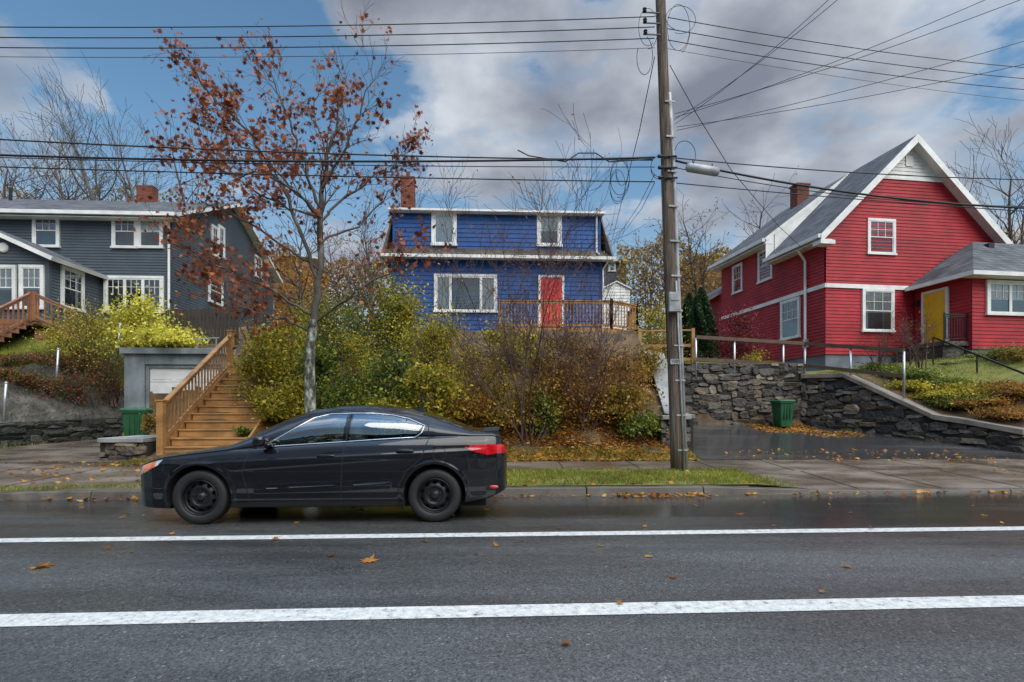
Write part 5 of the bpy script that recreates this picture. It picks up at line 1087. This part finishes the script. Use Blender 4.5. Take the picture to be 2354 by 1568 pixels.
        for x0,x1 in ((1.62,2.48),(2.6,3.08)):
            zz=lambda q:.40+.035*(q-1.5); yy=lambda q: float(np.interp(q,x,W))*.985+.006
            mo.add([(x0,sd*yy(x0),zz(x0)-.012),(x1,sd*yy(x1),zz(x1)-.012),(x1-.05,sd*(yy(x1)+.016),zz(x1)+.004),(x0+.08,sd*(yy(x0)+.016),zz(x0)+.004),(x1,sd*yy(x1),zz(x1)+.018),(x0+.06,sd*yy(x0),zz(x0)+.018)],[(0,1,2,3),(3,2,4,5)])
        mo.obj('side_moulding',[mp],E)
        rf=MB(); rf.blob((wf(4.36),sd*.80,.40),(.055,.02,.02),.7); rf.obj('reflector',[tl],E,smooth=True)
        qd=MB(); qd.beam((3.20,sd*(Y(3.20,.99)+.003),.985),(3.26,sd*(Y(3.26,1.195)+.003),1.2),.006,.02); qd.obj('window_divider',[trim],E)
    emit('windshield',[5],[cg],(-1,1)); emit('rear_window',[6],[cg],(-1,1))
    cp=MB()
    for k in (0,-1):
        col=G[:,k,:]; P=[(wf(p[0]),p[1],p[2]) for p in col]; P2=[(p[0],-p[1],p[2]) for p in P[::-1]]; cp.add(P+P2,[tuple(range(len(P)*2))])
    cp.obj('bumper_face',[mp],E)
    wl=MB()
    for wx in (.93,3.60):
        for sd in (-1,1):
            n=24; V=[];Fc=[]
            for i in range(n+1):
                t=math.pi*(-.1+1.2*i/n)
                for yy in (.88,.50): V.append((wx+.364*math.cos(t),sd*yy,.325+.364*math.sin(t)))
            for i in range(n): Fc.append((2*i,2*i+1,2*i+3,2*i+2))
            wl.add(V,Fc); wl.add([V[2*i+1] for i in range(n+1)],[tuple(range(n+1))])
    wl.box(.4,-.62,.15,4.2,.62,.26); wl.obj('underbody',[gap],E)
    sp=MB(); V=[];Fc=[];n=20
    for i in range(n+1):
        yy=-.66+1.32*i/n; c_=.05*(yy/.66)**2; zz=float(1.082-.02*(abs(yy)/.66)**2)
        V+= [(4.16-c_,yy,zz-.012),(4.36-c_,yy,zz+.008),(4.39-c_,yy,zz+.004),(4.37-c_,yy,zz-.045)]
    for i in range(n):
        for j in range(4): Fc.append((i*4+j,i*4+(j+1)%4,(i+1)*4+(j+1)%4,(i+1)*4+j))
    sp.add(V,Fc); sp.add(V[:4],[(0,1,2,3)]); sp.add(V[-4:],[(3,2,1,0)]); sp.obj('spoiler',[trim],E,smooth=False)
    an=MB(); an.add([(3.22,0,1.32),(3.40,-.02,1.29),(3.40,.02,1.29),(3.37,0,1.36),(3.30,0,1.35)],[(0,1,3,4),(0,4,3,2),(1,2,3)]); an.obj('antenna',[mp],E)
    seat=pm('grey_seat_cloth',[(0,(.07,.07,.072))],scale=10,rough=.8)
    for yy in (-.36,.36):
        it=MB(); it.blob((2.35,yy,.55),(.28,.24,.12),.5); it.blob((2.62,yy,.83),(.09,.23,.32),.5); it.blob((2.69,yy,1.16),(.05,.12,.08),.6); it.obj('seat',[seat],E,smooth=True)
    it=MB(); it.blob((3.3,0,.6),(.25,.58,.12),.4); it.blob((3.58,0,.86),(.1,.58,.24),.4)
    for yy in (-.33,.33): it.blob((3.62,yy,1.11),(.05,.12,.06),.6)
    it.obj('rear_seat',[seat],E,smooth=True)
    ds=MB(); ds.blob((1.62,0,.80),(.28,.72,.13),.5); ds.obj('dashboard',[trim],E,smooth=True)
    sw_=MB(); sw_.tube([(1.98+.07*math.sin(t),-.36+.18*math.cos(t),.90+.17*math.sin(t)) for t in np.linspace(0,2*math.pi,25)],.014,6); sw_.beam((1.98,-.52,.9),(1.98,-.2,.9),.03,.03); sw_.obj('steering_wheel',[trim],E)
    for wx in (.93,3.60):
        for sd in (-1,1):
            we=bpy.data.objects.new('wheel',None); S.collection.objects.link(we); we.parent=E; we.location=(wx,sd*.775,.312); we.empty_display_size=.1; we.scale=(.975,1,.975)
            if sd>0: we.rotation_euler=(0,0,math.pi)
            t=MB(); prof=[(.205,-.075),(.215,-.092),(.235,-.1),(.27,-.102),(.30,-.094),(.314,-.08),(.3195,-.05),(.3195,-.047),(.312,-.045),(.312,-.035),(.32,-.033),(.32,-.004),(.312,-.002),(.312,.004),(.32,.006),(.32,.05),(.314,.08),(.30,.094),(.25,.1),(.205,.075)]
            t.lathe(prof,64); t.obj('tyre',[tyre],we,smooth=True)
            r=MB(); n=120
            pr=[(.208,-.085),(.204,-.093),(.196,-.090),(.192,-.06),(.186,-.035),(.176,-.032),(.166,-.036),(.156,-.042),(.146,-.048),(.136,-.053),(.122,-.058),(.105,-.062),(.095,-.052),(.08,-.048),(.06,-.048),(.048,-.05),(.044,-.072),(.03,-.078),(.001,-.078)]
            V=[];Fc=[]
            for (q,h) in pr:
                for j in range(n): tt=2*math.pi*j/n; V.append((q*math.cos(tt),h,q*math.sin(tt)))
            for i in range(len(pr)-1):
                for j in range(n):
                    rm=(pr[i][0]+pr[i+1][0])/2; ph=(j+.5)/n*10%1
                    if .138<rm<.176 and abs(ph-.5)<(.28 if rm<.166 else .22): continue
                    Fc.append((i*n+j,i*n+(j+1)%n,(i+1)*n+(j+1)%n,(i+1)*n+j))
            r.add(V,Fc)
            for k in range(5):
                tt=2*math.pi*(k+.25)/5; r.lathe([(0,-.072),(.009,-.07),(.011,-.05)],6,(.072*math.cos(tt),0,.072*math.sin(tt)))
            r.obj('rim',[steelr],we,smooth=True)
            k=MB(); k.lathe([(0,.02),(.2,.02),(.2,-.05)],40); k.obj('brake_disc',[gap],we)
car()
# ---------------------------------------------------------------- WORLD, SUN, CAMERA
w=bpy.data.worlds.new('World'); S.world=w; w.use_nodes=True; nt=w.node_tree; L=nt.links; bg=nt.nodes['Background']
sky=nd(nt,'ShaderNodeTexSky'); sky.sky_type='NISHITA'; sky.sun_disc=False; EL=math.radians(50); AZ=math.radians(145)
sky.sun_elevation=EL; sky.sun_rotation=AZ
tc=nd(nt,'ShaderNodeTexCoord'); sp=nd(nt,'ShaderNodeSeparateXYZ'); L.new(tc.outputs['Generated'],sp.inputs[0])
def mth(op,a,b=None,clampv=False):
    n=nd(nt,'ShaderNodeMath',operation=op); n.use_clamp=clampv
    for i,q in enumerate((a,b)):
        if q is None: continue
        if isinstance(q,(int,float)): n.inputs[i].default_value=q
        else: L.new(q,n.inputs[i])
    return n.outputs[0]
zc=mth('ADD',mth('MAXIMUM',sp.outputs[2],0.0),.22)
cb=nd(nt,'ShaderNodeCombineXYZ'); L.new(mth('DIVIDE',sp.outputs[0],zc),cb.inputs[0]); L.new(mth('DIVIDE',sp.outputs[1],zc),cb.inputs[1])
def noi(sc,off,det,ro=.5):
    mp=nd(nt,'ShaderNodeMapping'); mp.inputs['Location'].default_value=off; L.new(cb.outputs[0],mp.inputs[0])
    n=nd(nt,'ShaderNodeTexNoise'); n.inputs['Scale'].default_value=sc; n.inputs['Detail'].default_value=det; n.inputs['Roughness'].default_value=ro; L.new(mp.outputs[0],n.inputs[0]); return n.outputs['Fac']
n1=noi(2.6,(3.1,1.7,0),8,.5); n2=noi(6,(7,2,1),7,.55); n3=noi(3.0,(1.3,5.2,2),7,.5)
cov=mth('ADD',.5,mth('ADD',mth('MULTIPLY',mth('SUBTRACT',n1,.5),1.15),mth('MULTIPLY',mth('SUBTRACT',n2,.5),.30)))
# broad banks of cloud and blue gaps in given sky directions
for px,py,r,amp in ((190,200,100,.12),(-20,190,60,.08),(900,30,150,.12),(1200,110,220,.12),(1260,170,90,.10),(1650,220,220,.10),(1450,160,160,.06),(2180,230,220,.12),(1080,420,150,.10),(2000,330,160,.06),(1900,40,100,.04),(450,440,200,.03),
                    (520,150,230,-.17),(40,60,150,-.15),(930,190,60,-.10),(780,300,130,-.12),(1280,340,120,-.13),(1000,270,80,-.08),(420,330,160,-.08),(1450,500,130,-.12),(2280,60,110,-.12),(1850,140,80,-.08),(1560,90,60,-.06),(1900,260,90,-.07),(1480,330,70,-.08),(2330,330,90,-.06),(700,120,90,-.06)):
    v=Vector(((px-CX)/F,1,(HY-py)/F)).normalized(); th=r/F; k=.69/(th*th/2)
    dp=nd(nt,'ShaderNodeVectorMath',operation='DOT_PRODUCT'); L.new(tc.outputs['Generated'],dp.inputs[0]); dp.inputs[1].default_value=v
    cov=mth('ADD',cov,mth('MULTIPLY',mth('POWER',mth('MAXIMUM',dp.outputs['Value'],0.0),k),amp))
mask=ramp(nt,[(.43,0.),(.52,.6),(.61,.96)],cov,'EASE')
shade=mth('ADD',mth('ADD',mth('MULTIPLY',cov,.45),mth('MULTIPLY',n3,.9)),-.13)
cc=ramp(nt,[(.42,(.66,.70,.76)),(.53,(.50,.53,.59)),(.64,(.34,.365,.425)),(.76,(.23,.25,.31))],shade)
sk=nd(nt,'ShaderNodeMix',data_type='RGBA',blend_type='MULTIPLY'); sk.inputs[0].default_value=1; L.new(sky.outputs[0],sk.inputs[6]); sk.inputs[7].default_value=(.115,.150,.152,1)
mx=nd(nt,'ShaderNodeMix',data_type='RGBA'); L.new(mask.outputs[0],mx.inputs[0]); L.new(sk.outputs[2],mx.inputs[6]); L.new(cc.outputs[0],mx.inputs[7])
hz_=nd(nt,'ShaderNodeMapRange'); hz_.inputs[1].default_value=.12; hz_.inputs[2].default_value=.42; hz_.inputs[3].default_value=.55; hz_.inputs[4].default_value=0.0; L.new(sp.outputs[2],hz_.inputs[0])
mh=nd(nt,'ShaderNodeMix',data_type='RGBA'); L.new(hz_.outputs[0],mh.inputs[0]); L.new(mx.outputs[2],mh.inputs[6]); mh.inputs[7].default_value=(.40,.48,.58,1)
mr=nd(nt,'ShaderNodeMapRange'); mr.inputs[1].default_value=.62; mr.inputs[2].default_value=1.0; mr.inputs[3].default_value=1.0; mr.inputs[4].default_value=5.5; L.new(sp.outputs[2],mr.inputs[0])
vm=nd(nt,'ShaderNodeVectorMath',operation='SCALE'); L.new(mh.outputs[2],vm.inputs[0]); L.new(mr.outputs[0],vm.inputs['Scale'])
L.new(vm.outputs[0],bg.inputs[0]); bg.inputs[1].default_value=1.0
sl=bpy.data.lights.new('sun','SUN'); sl.energy=3.6; sl.angle=math.radians(65); sl.color=(1,.94,.85); so=bpy.data.objects.new('sun',sl); S.collection.objects.link(so)
dv=Vector((math.sin(AZ)*math.cos(EL),math.cos(AZ)*math.cos(EL),math.sin(EL))); so.rotation_euler=dv.to_track_quat('Z','Y').to_euler(); so.location=dv*30
cam=bpy.data.cameras.new('camera'); co=bpy.data.objects.new('camera',cam); S.collection.objects.link(co); co.location=(0,0,CH); co.rotation_euler=(math.pi/2,0,0)
cam.sensor_width=36; cam.lens=36*F/2354; cam.shift_y=(945-784)/2354; cam.clip_end=2000; cam.clip_start=.05; S.camera=co
S.view_settings.view_transform='Standard'; S.view_settings.look='None'; S.view_settings.exposure=0
